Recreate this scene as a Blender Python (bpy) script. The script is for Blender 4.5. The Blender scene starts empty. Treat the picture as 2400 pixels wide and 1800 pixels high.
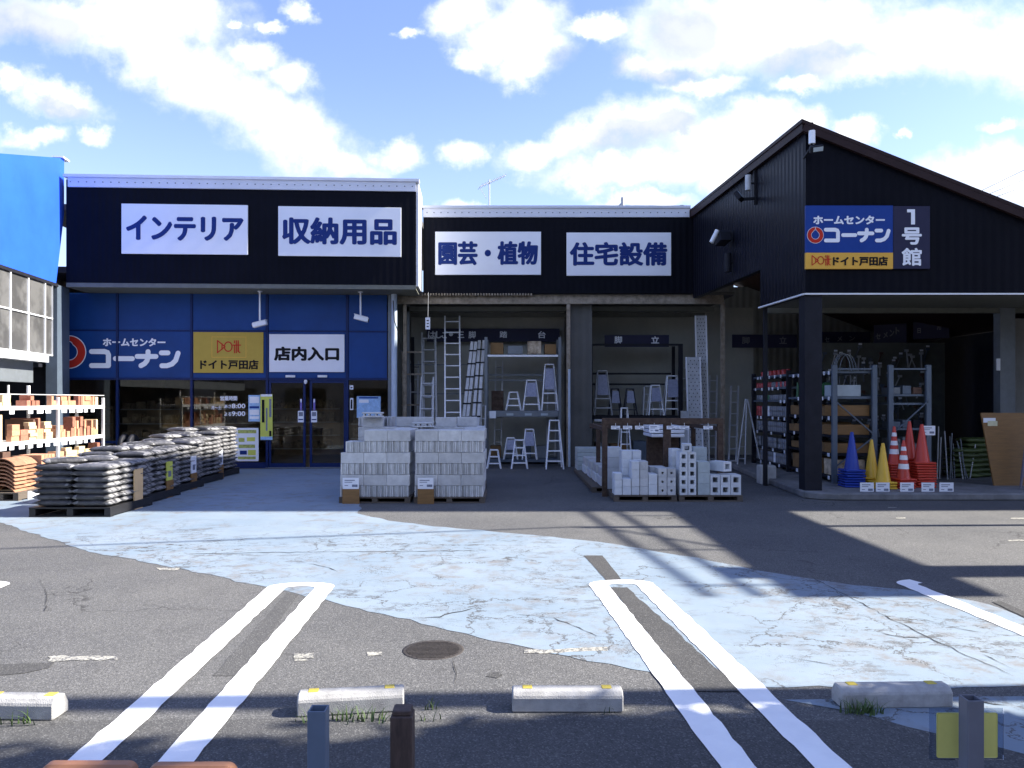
import bpy, bmesh, math, random
from mathutils import Matrix, Vector, noise
R = math.radians
rnd = random.Random(7)
scene = bpy.context.scene
COL = scene.collection

# ------------------------------------------------------------------ camera
H, F = 1.65, 1800.0                       # eye height, focal length in photo pixels (photo 2400 x 1800, horizon at y = 940)
cam_d = bpy.data.cameras.new('camera'); cam = bpy.data.objects.new('camera', cam_d); COL.objects.link(cam)
cam.location = (0, 0, H); cam.rotation_euler = (R(90), 0, 0)
cam_d.sensor_width = 36; cam_d.lens = 27.0; cam_d.shift_y = 40/2400
cam_d.clip_start = 0.05; cam_d.clip_end = 2000
scene.camera = cam

# ------------------------------------------------------------------ light
SUN_EL, SUN_AZ = R(37), R(1.7)            # from the right, a hair behind the facades
to_sun = Vector((math.cos(SUN_EL)*math.cos(SUN_AZ), math.cos(SUN_EL)*math.sin(SUN_AZ), math.sin(SUN_EL)))
sd = bpy.data.lights.new('sun', 'SUN'); sun = bpy.data.objects.new('sun', sd); COL.objects.link(sun)
sd.energy = 4.6; sd.angle = R(0.5); sd.color = (1.0, 0.94, 0.84)
sun.rotation_euler = to_sun.to_track_quat('Z', 'Y').to_euler()
scene.view_settings.view_transform = 'Standard'; scene.view_settings.look = 'None'
scene.view_settings.exposure = 1.76; scene.view_settings.gamma = 1
scene.cycles.max_bounces = 8; scene.cycles.transparent_max_bounces = 12
scene.cycles.use_denoising = True

# ------------------------------------------------------------------ sky: Nishita with clouds at infinity (by direction)
w = bpy.data.worlds.new('World'); scene.world = w; w.use_nodes = True
nt = w.node_tree; N = nt.nodes; LK = nt.links; N.clear()
def wn(t, **k):
    n = N.new(t)
    for a, b in k.items(): setattr(n, a, b)
    return n
out = wn('ShaderNodeOutputWorld'); bg = wn('ShaderNodeBackground'); bg.inputs[1].default_value = 0.075
LK.new(bg.outputs[0], out.inputs[0])
sky = wn('ShaderNodeTexSky', sky_type='NISHITA', sun_disc=False, sun_elevation=SUN_EL, sun_rotation=R(90)-SUN_AZ)
sky.air_density = 1.0; sky.dust_density = 0.6; sky.ozone_density = 2.0
tc = wn('ShaderNodeTexCoord'); sep = wn('ShaderNodeSeparateXYZ'); LK.new(tc.outputs['Generated'], sep.inputs[0])
def wm(op, a, b=None, c=None, clamp=False):
    n = wn('ShaderNodeMath', operation=op); n.use_clamp = clamp
    for i, v in enumerate((a, b, c)):
        if v is None: continue
        if isinstance(v, (int, float)): n.inputs[i].default_value = v
        else: LK.new(v, n.inputs[i])
    return n.outputs[0]
yy = wm('MAXIMUM', wm('ABSOLUTE', sep.outputs[1]), 0.08)
uu = wm('DIVIDE', sep.outputs[0], yy); vv = wm('DIVIDE', sep.outputs[2], yy)
cmb = wn('ShaderNodeCombineXYZ'); LK.new(uu, cmb.inputs[0]); LK.new(vv, cmb.inputs[1]); LK.new(wm('SIGN', sep.outputs[1]), cmb.inputs[2])
def vmath(op, a, b):
    n = wn('ShaderNodeVectorMath', operation=op)
    for i, v in enumerate((a, b)):
        if v is None: continue
        if isinstance(v, tuple): n.inputs[i].default_value = v
        else: LK.new(v, n.inputs[i])
    return n
nz = wn('ShaderNodeTexNoise'); nz.inputs['Scale'].default_value = 9; nz.inputs['Detail'].default_value = 8; nz.inputs['Roughness'].default_value = 0.62
LK.new(cmb.outputs[0], nz.inputs['Vector'])
w1 = vmath('SUBTRACT', nz.outputs['Color'], (0.5, 0.5, 0.5)); w2 = vmath('MULTIPLY', w1.outputs[0], (0.13, 0.10, 0.0))
uvw = vmath('ADD', cmb.outputs[0], w2.outputs[0]).outputs[0]
flat = vmath('MULTIPLY', uvw, (1, 1, 0)).outputs[0]
def field(blobs):
    cur = None
    for px, py, rx, ry, rot in blobs:
        m = wn('ShaderNodeMapping', vector_type='TEXTURE')
        m.inputs['Location'].default_value = ((px-1200)/F, (940-py)/F, 0)
        m.inputs['Rotation'].default_value = (0, 0, R(rot)); m.inputs['Scale'].default_value = (rx/F, ry/F, 1)
        LK.new(flat, m.inputs[0])
        l = vmath('LENGTH', m.outputs[0], None).outputs['Value']
        cur = l if cur is None else wm('SMOOTH_MIN', cur, l, 0.25)
    return cur
CLOUDS = [(330,50,220,85,0),(120,45,190,60,0),(450,30,90,70,0),(400,150,180,62,-18),(520,205,190,85,-25),(650,290,180,80,-28),(770,365,110,42,-20),(590,125,80,30,-10),(690,190,60,40,-30),
 (925,370,62,34,0),(150,235,110,36,-20),(30,195,55,20,-10),(75,312,80,22,0),(235,318,34,20,0),(640,55,36,14,-15),(560,48,30,12,0),(960,60,30,14,0),(700,15,50,20,-20),
 (1080,20,70,50,0),(1205,80,120,85,-10),(1105,125,55,30,0),(1220,150,60,40,0),(1385,65,80,22,0),(1090,360,45,30,0),(1120,478,70,16,0),
 (1650,80,190,95,0),(1900,75,270,105,0),(2200,100,230,85,0),(2000,165,170,42,0),(1520,150,70,35,0),(1640,200,90,25,0),(2420,120,150,80,0),(1860,205,70,20,0),
 (1270,365,100,32,10),(1390,330,130,42,20),(1510,295,150,60,15),(1690,315,170,60,0),(1640,385,200,50,0),(1450,412,140,36,0),(1800,275,90,40,0),(1910,285,60,34,0),(1840,400,110,50,0),
 (2025,310,45,26,0),(2122,310,16,12,0),(2310,390,150,48,8),(2420,440,220,60,0),(1520,468,110,18,0),(2340,290,60,16,15),(1780,10,120,40,0),
 (-500,300,300,120,0),(-900,120,300,110,0),(3000,250,400,160,0),(3600,500,500,120,0),(700,-500,500,160,0),(1900,-600,600,220,0),(-300,-400,300,200,0)]
SHADE = [(70,60,130,60,0),(1620,75,110,60,0),(1380,150,120,42,-5),(1470,325,130,40,15),(1580,290,80,30,10),(1900,150,150,50,0),(1560,170,80,30,0),(160,260,80,25,-20)]
fd = field(CLOUDS); fs = field(SHADE)
n2 = wn('ShaderNodeTexNoise'); n2.inputs['Scale'].default_value = 26; n2.inputs['Detail'].default_value = 7; n2.inputs['Roughness'].default_value = 0.6
LK.new(cmb.outputs[0], n2.inputs['Vector'])
dn = wm('ADD', fd, wm('MULTIPLY', wm('SUBTRACT', n2.outputs[0], 0.5), 1.15))
def mrange(v, a, b, c, d):
    n = wn('ShaderNodeMapRange', interpolation_type='SMOOTHSTEP')
    LK.new(v, n.inputs[0])
    for i, x in zip((1, 2, 3, 4), (a, b, c, d)): n.inputs[i].default_value = x
    return n.outputs[0]
dens = mrange(dn, 0.28, 1.48, 1.0, 0.0)
core = mrange(dn, 0.0, 0.85, 1.0, 0.0)
shd = mrange(wm('ADD', fs, wm('MULTIPLY', wm('SUBTRACT', n2.outputs[0], 0.5), 0.8)), 0.55, 1.25, 1.0, 0.0)
ccol = wn('ShaderNodeMix', data_type='RGBA'); ccol.inputs[6].default_value = (5.0, 5.25, 5.8, 1); ccol.inputs[7].default_value = (7.0, 7.1, 7.2, 1); LK.new(core, ccol.inputs[0])
ccol2 = wn('ShaderNodeMix', data_type='RGBA'); ccol2.inputs[7].default_value = (2.6, 2.85, 3.9, 1); LK.new(ccol.outputs[2], ccol2.inputs[6]); LK.new(wm('MULTIPLY', shd, 0.75), ccol2.inputs[0])
up = mrange(sep.outputs[2], 0.0, 0.02, 0.0, 1.0)
# the blue of the air between the clouds: the Nishita sky, thinned by bright thin haze low down
skc = wn('ShaderNodeMix', data_type='RGBA', blend_type='MULTIPLY'); skc.inputs[0].default_value = 1; skc.inputs[7].default_value = (1.02, 1.0, 1.30, 1); LK.new(sky.outputs[0], skc.inputs[6])
cm = wn('ShaderNodeMix', data_type='RGBA'); LK.new(wm('MULTIPLY', dens, up), cm.inputs[0]); hz = wn('ShaderNodeMix', data_type='RGBA'); LK.new(skc.outputs[2], hz.inputs[6]); hz.inputs[7].default_value = (4.1, 4.85, 5.6, 1); LK.new(mrange(sep.outputs[2], 0.0, 0.42, 0.45, 0.05), hz.inputs[0]); LK.new(hz.outputs[2], cm.inputs[6]); LK.new(ccol2.outputs[2], cm.inputs[7])
LK.new(cm.outputs[2], bg.inputs[0])

# ------------------------------------------------------------------ materials
MATS = {}
def mat(name, col, rough=0.6, metal=0.0, var=0.15, scale=6.0, bump=0.0, bscale=80.0, rv=0.0, col2=None, spec=0.5, stretch=None):
    if name in MATS: return MATS[name]
    m = bpy.data.materials.new(name); m.use_nodes = True; t = m.node_tree; n = t.nodes; l = t.links
    b = n['Principled BSDF']; b.inputs['Roughness'].default_value = rough; b.inputs['Metallic'].default_value = metal
    b.inputs['Specular IOR Level'].default_value = spec
    tcn = n.new('ShaderNodeTexCoord'); src = tcn.outputs['Object']
    if stretch:
        mp = n.new('ShaderNodeMapping'); mp.inputs['Scale'].default_value = stretch; l.new(src, mp.inputs[0]); src = mp.outputs[0]
    nn = n.new('ShaderNodeTexNoise'); nn.inputs['Scale'].default_value = scale; nn.inputs['Detail'].default_value = 6; nn.inputs['Roughness'].default_value = 0.65
    oi = n.new('ShaderNodeObjectInfo')
    ad = n.new('ShaderNodeVectorMath'); ad.operation = 'MULTIPLY_ADD'; l.new(oi.outputs['Random'], ad.inputs[0]); ad.inputs[1].default_value = (31, 17, 23); l.new(src, ad.inputs[2])
    l.new(ad.outputs[0], nn.inputs['Vector'])
    mr = n.new('ShaderNodeMapRange'); mr.inputs[1].default_value = 0.3; mr.inputs[2].default_value = 0.7; l.new(nn.outputs[0], mr.inputs[0])
    mx = n.new('ShaderNodeMix'); mx.data_type = 'RGBA'
    c2 = col2 or tuple(min(1, c*(1+var)) for c in col)
    mx.inputs[6].default_value = (*[c*(1-var) for c in col], 1); mx.inputs[7].default_value = (*c2, 1)
    l.new(mr.outputs[0], mx.inputs[0]); res = mx.outputs[2]
    if rv:
        hv = n.new('ShaderNodeHueSaturation'); l.new(res, hv.inputs['Color'])
        m2 = n.new('ShaderNodeMapRange'); m2.inputs[3].default_value = 1-rv; m2.inputs[4].default_value = 1+rv; l.new(oi.outputs['Random'], m2.inputs[0]); l.new(m2.outputs[0], hv.inputs['Value']); res = hv.outputs[0]
    l.new(res, b.inputs['Base Color'])
    if bump:
        n3 = n.new('ShaderNodeTexNoise'); n3.inputs['Scale'].default_value = bscale; n3.inputs['Detail'].default_value = 3; l.new(src, n3.inputs['Vector'])
        bp = n.new('ShaderNodeBump'); bp.inputs['Strength'].default_value = bump; bp.inputs['Distance'].default_value = 0.01; l.new(n3.outputs[0], bp.inputs['Height']); l.new(bp.outputs[0], b.inputs['Normal'])
    MATS[name] = m
    return m
class NG:                                  # small node-writing helper for the hand-made ground materials
    def __init__(s, name):
        s.m = bpy.data.materials.new(name); s.m.use_nodes = True; s.t = s.m.node_tree; s.n = s.t.nodes; s.l = s.t.links
        s.b = s.n['Principled BSDF']; g = s.n.new('ShaderNodeNewGeometry'); s.pos = g.outputs['Position']
    def put(s, v, sock):
        if isinstance(v, (int, float)): sock.default_value = v
        elif isinstance(v, tuple): sock.default_value = (*v, 1) if len(v) == 3 and len(sock.default_value) == 4 else v
        else: s.l.new(v, sock)
    def math(s, op, a, b=0.0, clamp=False):
        x = s.n.new('ShaderNodeMath'); x.operation = op; x.use_clamp = clamp; s.put(a, x.inputs[0]); s.put(b, x.inputs[1]); return x.outputs[0]
    def noise(s, sc, det=5, rough=0.6, vec=None, col=False):
        x = s.n.new('ShaderNodeTexNoise'); x.inputs['Scale'].default_value = sc; x.inputs['Detail'].default_value = det; x.inputs['Roughness'].default_value = rough
        s.l.new(vec or s.pos, x.inputs['Vector']); return x.outputs['Color'] if col else x.outputs[0]
    def voro(s, sc, feat='F1', vec=None):
        x = s.n.new('ShaderNodeTexVoronoi'); x.feature = feat; x.inputs['Scale'].default_value = sc; s.l.new(vec or s.pos, x.inputs['Vector']); return x
    def mapr(s, v, a, b, c=0.0, d=1.0, smooth=True):
        x = s.n.new('ShaderNodeMapRange'); x.interpolation_type = 'SMOOTHSTEP' if smooth else 'LINEAR'; s.put(v, x.inputs[0])
        for i, k in zip((1, 2, 3, 4), (a, b, c, d)): x.inputs[i].default_value = k
        return x.outputs[0]
    def mix(s, f, a, b, mode='MIX'):
        x = s.n.new('ShaderNodeMix'); x.data_type = 'RGBA'; x.blend_type = mode; s.put(f, x.inputs[0]); s.put(a, x.inputs[6]); s.put(b, x.inputs[7]); return x.outputs[2]
    def vec(s, op, a, b):
        x = s.n.new('ShaderNodeVectorMath'); x.operation = op; s.put(a, x.inputs[0]); s.put(b, x.inputs[1]); return x.outputs[0]
    def bump(s, h, st, dist=0.004):
        x = s.n.new('ShaderNodeBump'); x.inputs['Strength'].default_value = st; x.inputs['Distance'].default_value = dist; s.l.new(h, x.inputs['Height']); s.l.new(x.outputs[0], s.b.inputs['Normal'])
def asphalt_col(g, k=1.0):
    v = g.voro(135); agg = g.noise(230, 2, 0.5)
    base = g.mix(g.mapr(g.noise(0.55, 6, 0.6), 0.3, 0.7), (0.080*k, 0.081*k, 0.083*k), (0.116*k, 0.115*k, 0.112*k))
    base = g.mix(g.mapr(g.noise(2.6, 5, 0.7), 0.52, 0.72, 0, 0.35), base, (0.06*k, 0.06*k, 0.06*k))
    sp = g.n.new('ShaderNodeSeparateColor'); g.l.new(v.outputs['Color'], sp.inputs[0])
    base = g.mix(g.mapr(sp.outputs[0], 0.70, 0.95, 0, 0.42), base, (0.29*k, 0.285*k, 0.275*k))
    base = g.mix(g.mapr(sp.outputs[1], 0.55, 0.95, 0, 0.55), base, (0.03, 0.03, 0.031))
    wv = g.vec('ADD', g.pos, g.vec('MULTIPLY', g.vec('SUBTRACT', g.noise(1.7, 4, 0.6, col=True), (0.5, 0.5, 0.5)), (0.9, 0.9, 0)))
    e = g.voro(0.42, 'DISTANCE_TO_EDGE', wv).outputs['Distance']
    cr = g.math('MULTIPLY', g.mapr(e, 0.0, 0.006, 1, 0), g.mapr(g.noise(0.5, 2), 0.5, 0.62))
    base = g.mix(g.math('MULTIPLY', cr, 0.8), base, (0.018, 0.018, 0.018))
    return base, v.outputs['Distance'], agg
g = NG('asphalt'); c, hgt, agg = asphalt_col(g, 0.98); g.l.new(c, g.b.inputs['Base Color']); g.b.inputs['Roughness'].default_value = 0.88; g.b.inputs['Specular IOR Level'].default_value = 0.3
g.bump(g.math('ADD', hgt, g.math('MULTIPLY', agg, 0.6)), 0.35, 0.006); ASPHALT = g.m
g = NG('asphalt_patch'); c, hgt, agg = asphalt_col(g, 0.58); g.l.new(c, g.b.inputs['Base Color']); g.b.inputs['Roughness'].default_value = 0.9; g.b.inputs['Specular IOR Level'].default_value = 0.3
g.bump(hgt, 0.3, 0.005); PATCH = g.m
g = NG('old_asphalt'); c, hgt, agg = asphalt_col(g, 0.74); g.l.new(c, g.b.inputs['Base Color']); g.b.inputs['Roughness'].default_value = 0.9; g.b.inputs['Specular IOR Level'].default_value = 0.3
g.bump(g.math('ADD', hgt, g.math('MULTIPLY', agg, 0.6)), 0.35, 0.006); PATCH2 = g.m
g = NG('blue_ground_paint'); c, hgt, agg = asphalt_col(g, 1.0)
pt = g.mix(g.mapr(g.noise(0.9, 6, 0.65), 0.3, 0.7), (0.168, 0.222, 0.275), (0.212, 0.262, 0.310))
pt = g.mix(g.math('MULTIPLY', g.mapr(g.noise(4, 7, 0.75), 0.46, 0.66), g.mapr(g.noise(0.5, 4, 0.6), 0.42, 0.6, 0.15, 0.85)), pt, (0.16, 0.155, 0.15))
spn = g.n.new('ShaderNodeSeparateXYZ'); g.l.new(g.pos, spn.inputs[0])
st = g.vec('MULTIPLY', g.pos, (0.55, 1.0, 1.0))
zone = g.mapr(g.noise(0.42, 4, 0.6), 0.40, 0.66)
near = g.mapr(spn.outputs[1], 11.5, 8.5)
fl = g.math('MULTIPLY', g.mapr(g.noise(7, 9, 0.80, vec=st), 0.53, 0.58), g.math('MULTIPLY', zone, near))
wv = g.vec('ADD', g.pos, g.vec('MULTIPLY', g.vec('SUBTRACT', g.noise(2.3, 6, 0.7, col=True), (0.5, 0.5, 0.5)), (0.8, 0.8, 0)))
e1 = g.voro(1.35, 'DISTANCE_TO_EDGE', wv).outputs['Distance']
ck = g.math('MULTIPLY', g.mapr(e1, 0.0, 0.022, 1, 0), g.math('MULTIPLY', g.mapr(g.noise(0.6, 5, 0.6), 0.42, 0.54), near))
e2 = g.voro(5.5, 'DISTANCE_TO_EDGE', wv).outputs['Distance']
ck2 = g.math('MULTIPLY', g.mapr(e2, 0.0, 0.035, 1, 0), g.math('MULTIPLY', g.mapr(g.noise(1.1, 5, 0.7), 0.50, 0.62), near))
wear = g.math('MAXIMUM', g.math('MAXIMUM', fl, ck), ck2, True)
bare = g.mix(0.6, c, (0.03, 0.028, 0.027))
g.l.new(g.mix(wear, pt, bare), g.b.inputs['Base Color']); g.b.inputs['Roughness'].default_value = 0.75
g.bump(g.math('ADD', g.math('MULTIPLY', wear, -1.0), g.math('MULTIPLY', hgt, 0.5)), 0.4, 0.004); BLUEPAINT = g.m
def line_paint(name, lo, hi, thr):
    g = NG(name); c, hgt, agg = asphalt_col(g)
    wear = g.mapr(g.noise(30, 9, 0.82), thr, thr+0.07)
    g.l.new(g.mix(wear, g.mix(g.mapr(g.noise(4, 4), 0.3, 0.7), lo, hi), c), g.b.inputs['Base Color']); g.b.inputs['Roughness'].default_value = 0.6
    g.bump(hgt, 0.25, 0.004); return g.m
LINE = line_paint('white_line_paint', (0.80, 0.80, 0.80), (0.88, 0.88, 0.87), 0.655)
OLDLINE = line_paint('worn_line_paint', (0.34, 0.33, 0.28), (0.42, 0.405, 0.35), 0.47)

def cladding(name, col, rough=0.45, freq=40.0, st=0.12, axis='x'):
    m = mat(name, col, rough, 0.0, 0.18, 1.5, spec=0.06); t = m.node_tree; n = t.nodes; l = t.links
    tcn = n.new('ShaderNodeTexCoord'); sp = n.new('ShaderNodeSeparateXYZ'); l.new(tcn.outputs['Object'], sp.inputs[0])
    mu = n.new('ShaderNodeMath'); mu.operation = 'MULTIPLY'; mu.inputs[1].default_value = freq; l.new(sp.outputs[0 if axis == 'x' else 1], mu.inputs[0])
    sn = n.new('ShaderNodeMath'); sn.operation = 'SINE'; l.new(mu.outputs[0], sn.inputs[0])
    bp = n.new('ShaderNodeBump'); bp.inputs['Strength'].default_value = st; bp.inputs['Distance'].default_value = 0.02; l.new(sn.outputs[0], bp.inputs['Height']); l.new(bp.outputs[0], n['Principled BSDF'].inputs['Normal'])
    return m
BLACK = cladding('black_metal_cladding', (0.0045, 0.005, 0.009), 0.5)
BLACKY = cladding('black_metal_side_cladding', (0.010, 0.0105, 0.016), 0.36, axis='y', freq=42, st=0.2)
CAPW = mat('white_metal_cap', (0.62, 0.64, 0.70), 0.4, 0, 0.06, 2)
DARKTRIM = mat('dark_brown_metal', (0.030, 0.017, 0.017), 0.5, 0, 0.2, 3, spec=0.12)
SIGNW = mat('white_sign_face', (0.76, 0.78, 0.83), 0.5, 0, 0.05, 0.8, spec=0.1)
SIGNED = mat('sign_edge_metal', (0.5, 0.52, 0.56), 0.4, 0.3, 0.05)
NAVY = mat('navy_vinyl', (0.020, 0.040, 0.170), 0.6, 0, 0.05, spec=0.04)
BLUEP = mat('blue_panel', (0.006, 0.046, 0.195), 0.45, 0, 0.14, 1.2, spec=0.25)
BLUESH = mat('blue_sign_face', (0.016, 0.052, 0.25), 0.35, 0, 0.05, spec=0.1)
BLUED = mat('blue_frame_metal', (0.004, 0.017, 0.088), 0.42, 0, 0.10, spec=0.25)
BLUEW = mat('bright_blue_wall', (0.022, 0.100, 0.66), 0.6, 0, 0.12, 1.0, spec=0.15)
YEL = mat('yellow_sign_face', (0.46, 0.33, 0.065), 0.4, 0, 0.04, spec=0.1)
ORG = mat('orange_sign_face', (0.72, 0.40, 0.07), 0.4, 0, 0.04, spec=0.1)
RED = mat('red_vinyl', (0.50, 0.035, 0.022), 0.4, 0, 0.05, spec=0.1)
INK = mat('black_vinyl', (0.012, 0.012, 0.014), 0.4, 0, 0.05, spec=0.1)
VINW = mat('white_vinyl', (0.80, 0.82, 0.87), 0.4, 0, 0.03)
SIGND = mat('dark_sign_face', (0.030, 0.030, 0.062), 0.4, 0, 0.05, spec=0.1)
CONC = mat('concrete_block', (0.52, 0.525, 0.515), 0.9, 0, 0.15, 9, 0.6, 140, rv=0.15)
CONCW = mat('pale_concrete', (0.62, 0.645, 0.66), 0.9, 0, 0.10, 10, 0.3, 140, rv=0.08)
CONCG = mat('green_grey_concrete', (0.42, 0.47, 0.47), 0.9, 0, 0.12, 10, 0.3, 120, rv=0.06)
CONCF = mat('floor_concrete', (0.17, 0.17, 0.17), 0.85, 0, 0.35, 3, 0.4, 90)
STOPC = mat('stop_concrete', (0.36, 0.355, 0.34), 0.9, 0, 0.25, 12, 0.4, 160)
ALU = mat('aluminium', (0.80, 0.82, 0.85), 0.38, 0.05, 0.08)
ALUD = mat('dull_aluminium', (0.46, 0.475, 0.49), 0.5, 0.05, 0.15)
GREYM = mat('grey_painted_steel', (0.16, 0.18, 0.20), 0.45, 0.2, 0.12)
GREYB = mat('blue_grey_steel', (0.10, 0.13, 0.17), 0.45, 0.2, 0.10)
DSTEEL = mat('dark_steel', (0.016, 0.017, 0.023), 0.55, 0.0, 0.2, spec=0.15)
RUST = mat('rusty_steel', (0.06, 0.030, 0.019), 0.8, 0.1, 0.4, 14, 0.3, 60, col2=(0.095, 0.062, 0.042))
RUSTP = mat('rust_stained_paint', (0.22, 0.17, 0.115), 0.75, 0.0, 0.4, 9, 0.2, 40, col2=(0.36, 0.31, 0.24))
PIPE = mat('pale_blue_pipe', (0.42, 0.50, 0.60), 0.45, 0, 0.10)
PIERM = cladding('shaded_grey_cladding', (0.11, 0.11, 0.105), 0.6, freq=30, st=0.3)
WALLO = mat('olive_grey_wall', (0.42, 0.42, 0.37), 0.8, 0, 0.14, 1.5)
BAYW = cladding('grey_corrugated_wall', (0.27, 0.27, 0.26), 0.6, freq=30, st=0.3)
CEIL = mat('dark_ceiling', (0.12, 0.115, 0.105), 0.85, 0, 0.25, 2)
GREENB = mat('grey_green_beam', (0.12, 0.125, 0.105), 0.6, 0, 0.15)
WOOD = mat('plywood_brown', (0.22, 0.115, 0.035), 0.6, 0, 0.18, 5, stretch=(1, 1, 8))
CARD = mat('cardboard', (0.20, 0.115, 0.045), 0.8, 0, 0.15, 8, rv=0.15)
PALW = mat('pallet_wood', (0.105, 0.085, 0.066), 0.85, 0, 0.3, 12, stretch=(1, 6, 6))
PALB = mat('black_pallet_plastic', (0.012, 0.012, 0.014), 0.5, 0, 0.2)
BAGM = mat('dark_bag_plastic', (0.055, 0.056, 0.062), 0.5, 0, 0.4, 7, 0.7, 26, rv=0.4, col2=(0.10, 0.101, 0.11))
BAGP = mat('bag_print', (0.21, 0.21, 0.215), 0.5, 0, 0.35, 18)
BAGG = mat('green_bag_plastic', (0.055, 0.08, 0.022), 0.5, 0, 0.3, 9, 0.5, 30, rv=0.2)
BRICK = mat('red_brick', (0.34, 0.135, 0.085), 0.85, 0, 0.22, 18, 0.3, 90, rv=0.22)
BRICKO = mat('orange_brick', (0.47, 0.24, 0.14), 0.85, 0, 0.18, 18, 0.3, 90, rv=0.15)
CREAM = mat('cream_brick', (0.62, 0.47, 0.28), 0.85, 0, 0.12, 18, 0.3, 90, rv=0.15)
DKBRK = mat('dark_brown_brick', (0.11, 0.060, 0.042), 0.8, 0, 0.2, 16, 0.3, 90, rv=0.2)
SHELFW = mat('white_shelf_metal', (0.74, 0.74, 0.73), 0.45, 0, 0.05)
PAPER = mat('white_card', (0.76, 0.78, 0.82), 0.6, 0, 0.03)
PRINT = mat('card_print', (0.16, 0.18, 0.24), 0.6, 0, 0.3, 40)
PAPB = mat('pale_blue_poster', (0.30, 0.48, 0.72), 0.5, 0, 0.2, 14)
PAPG = mat('green_yellow_print', (0.36, 0.40, 0.10), 0.5, 0, 0.5, 30)
LIMEY = mat('lime_banner', (0.56, 0.60, 0.10), 0.5, 0, 0.08)
YREF = mat('yellow_reflector', (0.60, 0.47, 0.07), 0.4, 0, 0.1)
CYEL = mat('yellow_cone_plastic', (0.72, 0.43, 0.03), 0.4, 0, 0.06, rv=0.06)
CBLU = mat('blue_cone_plastic', (0.012, 0.045, 0.33), 0.4, 0, 0.06, rv=0.06)
CRED = mat('red_cone_plastic', (0.52, 0.045, 0.022), 0.4, 0, 0.06, rv=0.06)
CAN = mat('grey_can', (0.13, 0.14, 0.155), 0.35, 0.3, 0.2, rv=0.2)
CANR = mat('red_can', (0.35, 0.03, 0.03), 0.4, 0, 0.2, rv=0.2)
CANG = mat('green_can', (0.03, 0.13, 0.05), 0.4, 0, 0.2, rv=0.2)
WHITEP = mat('white_plastic', (0.72, 0.74, 0.76), 0.4, 0, 0.05)
ROLLM = mat('pale_roll', (0.36, 0.42, 0.45), 0.6, 0, 0.08)
WEEDM = mat('weed_leaf', (0.055, 0.095, 0.025), 0.6, 0, 0.35, 10, rv=0.3)
LEAFM = mat('tree_leaf', (0.045, 0.085, 0.025), 0.6, 0, 0.4, 3)
BARKM = mat('bark', (0.10, 0.08, 0.06), 0.9, 0, 0.3, 8)
TERRA = mat('orange_rail_plastic', (0.27, 0.125, 0.065), 0.5, 0, 0.1)
BROWNP = mat('rusty_brown_post', (0.060, 0.040, 0.033), 0.7, 0, 0.4, 18, stretch=(3, 3, 0.6))
IRON = mat('cast_iron', (0.040, 0.034, 0.030), 0.7, 0.2, 0.35, 30, 0.6, 60)
FAR = mat('beige_render', (0.30, 0.28, 0.25), 0.85, 0, 0.1, 1)
WARM = mat('interior_wall', (0.55, 0.44, 0.32), 0.8, 0, 0.2, 2)
GOODS = mat('mixed_goods', (0.40, 0.24, 0.12), 0.6, 0, 0.7, 6, rv=0.5, col2=(0.65, 0.55, 0.40))
def glass(name, tint, ior=1.5):
    m = bpy.data.materials.new(name); m.use_nodes = True; t = m.node_tree; n = t.nodes; n.clear()
    o = n.new('ShaderNodeOutputMaterial'); mx = n.new('ShaderNodeMixShader'); tr = n.new('ShaderNodeBsdfTransparent'); gl = n.new('ShaderNodeBsdfGlossy'); fr = n.new('ShaderNodeFresnel')
    tr.inputs[0].default_value = (*tint, 1); gl.inputs['Roughness'].default_value = 0.01; fr.inputs[0].default_value = ior
    t.links.new(fr.outputs[0], mx.inputs[0]); t.links.new(tr.outputs[0], mx.inputs[1]); t.links.new(gl.outputs[0], mx.inputs[2]); t.links.new(mx.outputs[0], o.inputs[0]); return m
GLASS = glass('window_glass', (0.80, 0.79, 0.74), 1.5)
CLEAR = glass('clear_acrylic', (0.80, 0.84, 0.90), 1.45)
g = NG('frosted_panel')
g.l.new(g.mix(g.mapr(g.noise(1.3, 4, 0.7), 0.42, 0.62), (0.065, 0.065, 0.064), (0.125, 0.125, 0.122)), g.b.inputs['Base Color']); g.b.inputs['Roughness'].default_value = 0.35; FROST = g.m

# ------------------------------------------------------------------ geometry helpers
I4 = Matrix.Identity(4)
class Fr:                                   # a vertical facade frame: x along it, y into the building, z up
    def __init__(s, x, y, yaw=0.0):
        s.T = Matrix.Translation((x, y, 0)) @ Matrix.Rotation(yaw, 4, 'Z'); s.I = s.T.inverted()
    def hit(s, px, py, off=0.0):            # where the sight line through a photo pixel meets the plane y = off
        o = s.I @ Vector((0, 0, H)); d = s.I.to_3x3() @ Vector(((px-1200)/F, 1, (940-py)/F)); p = o + d*((off-o.y)/d.y); return p.x, p.z
    def rect(s, x0, y0, x1, y1, off=0.0):
        a, zt = s.hit(x0, y0, off); b, zb = s.hit(x1, y1, off); return a, b, zb, zt
def G(px, py, z=0.0):
    d = (H-z)*F/(py-940.0); return Vector(((px-1200)/F*d, d, z))
def P(px, py, d): return Vector(((px-1200)/F*d, d, H-(py-940)/F*d))
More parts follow.
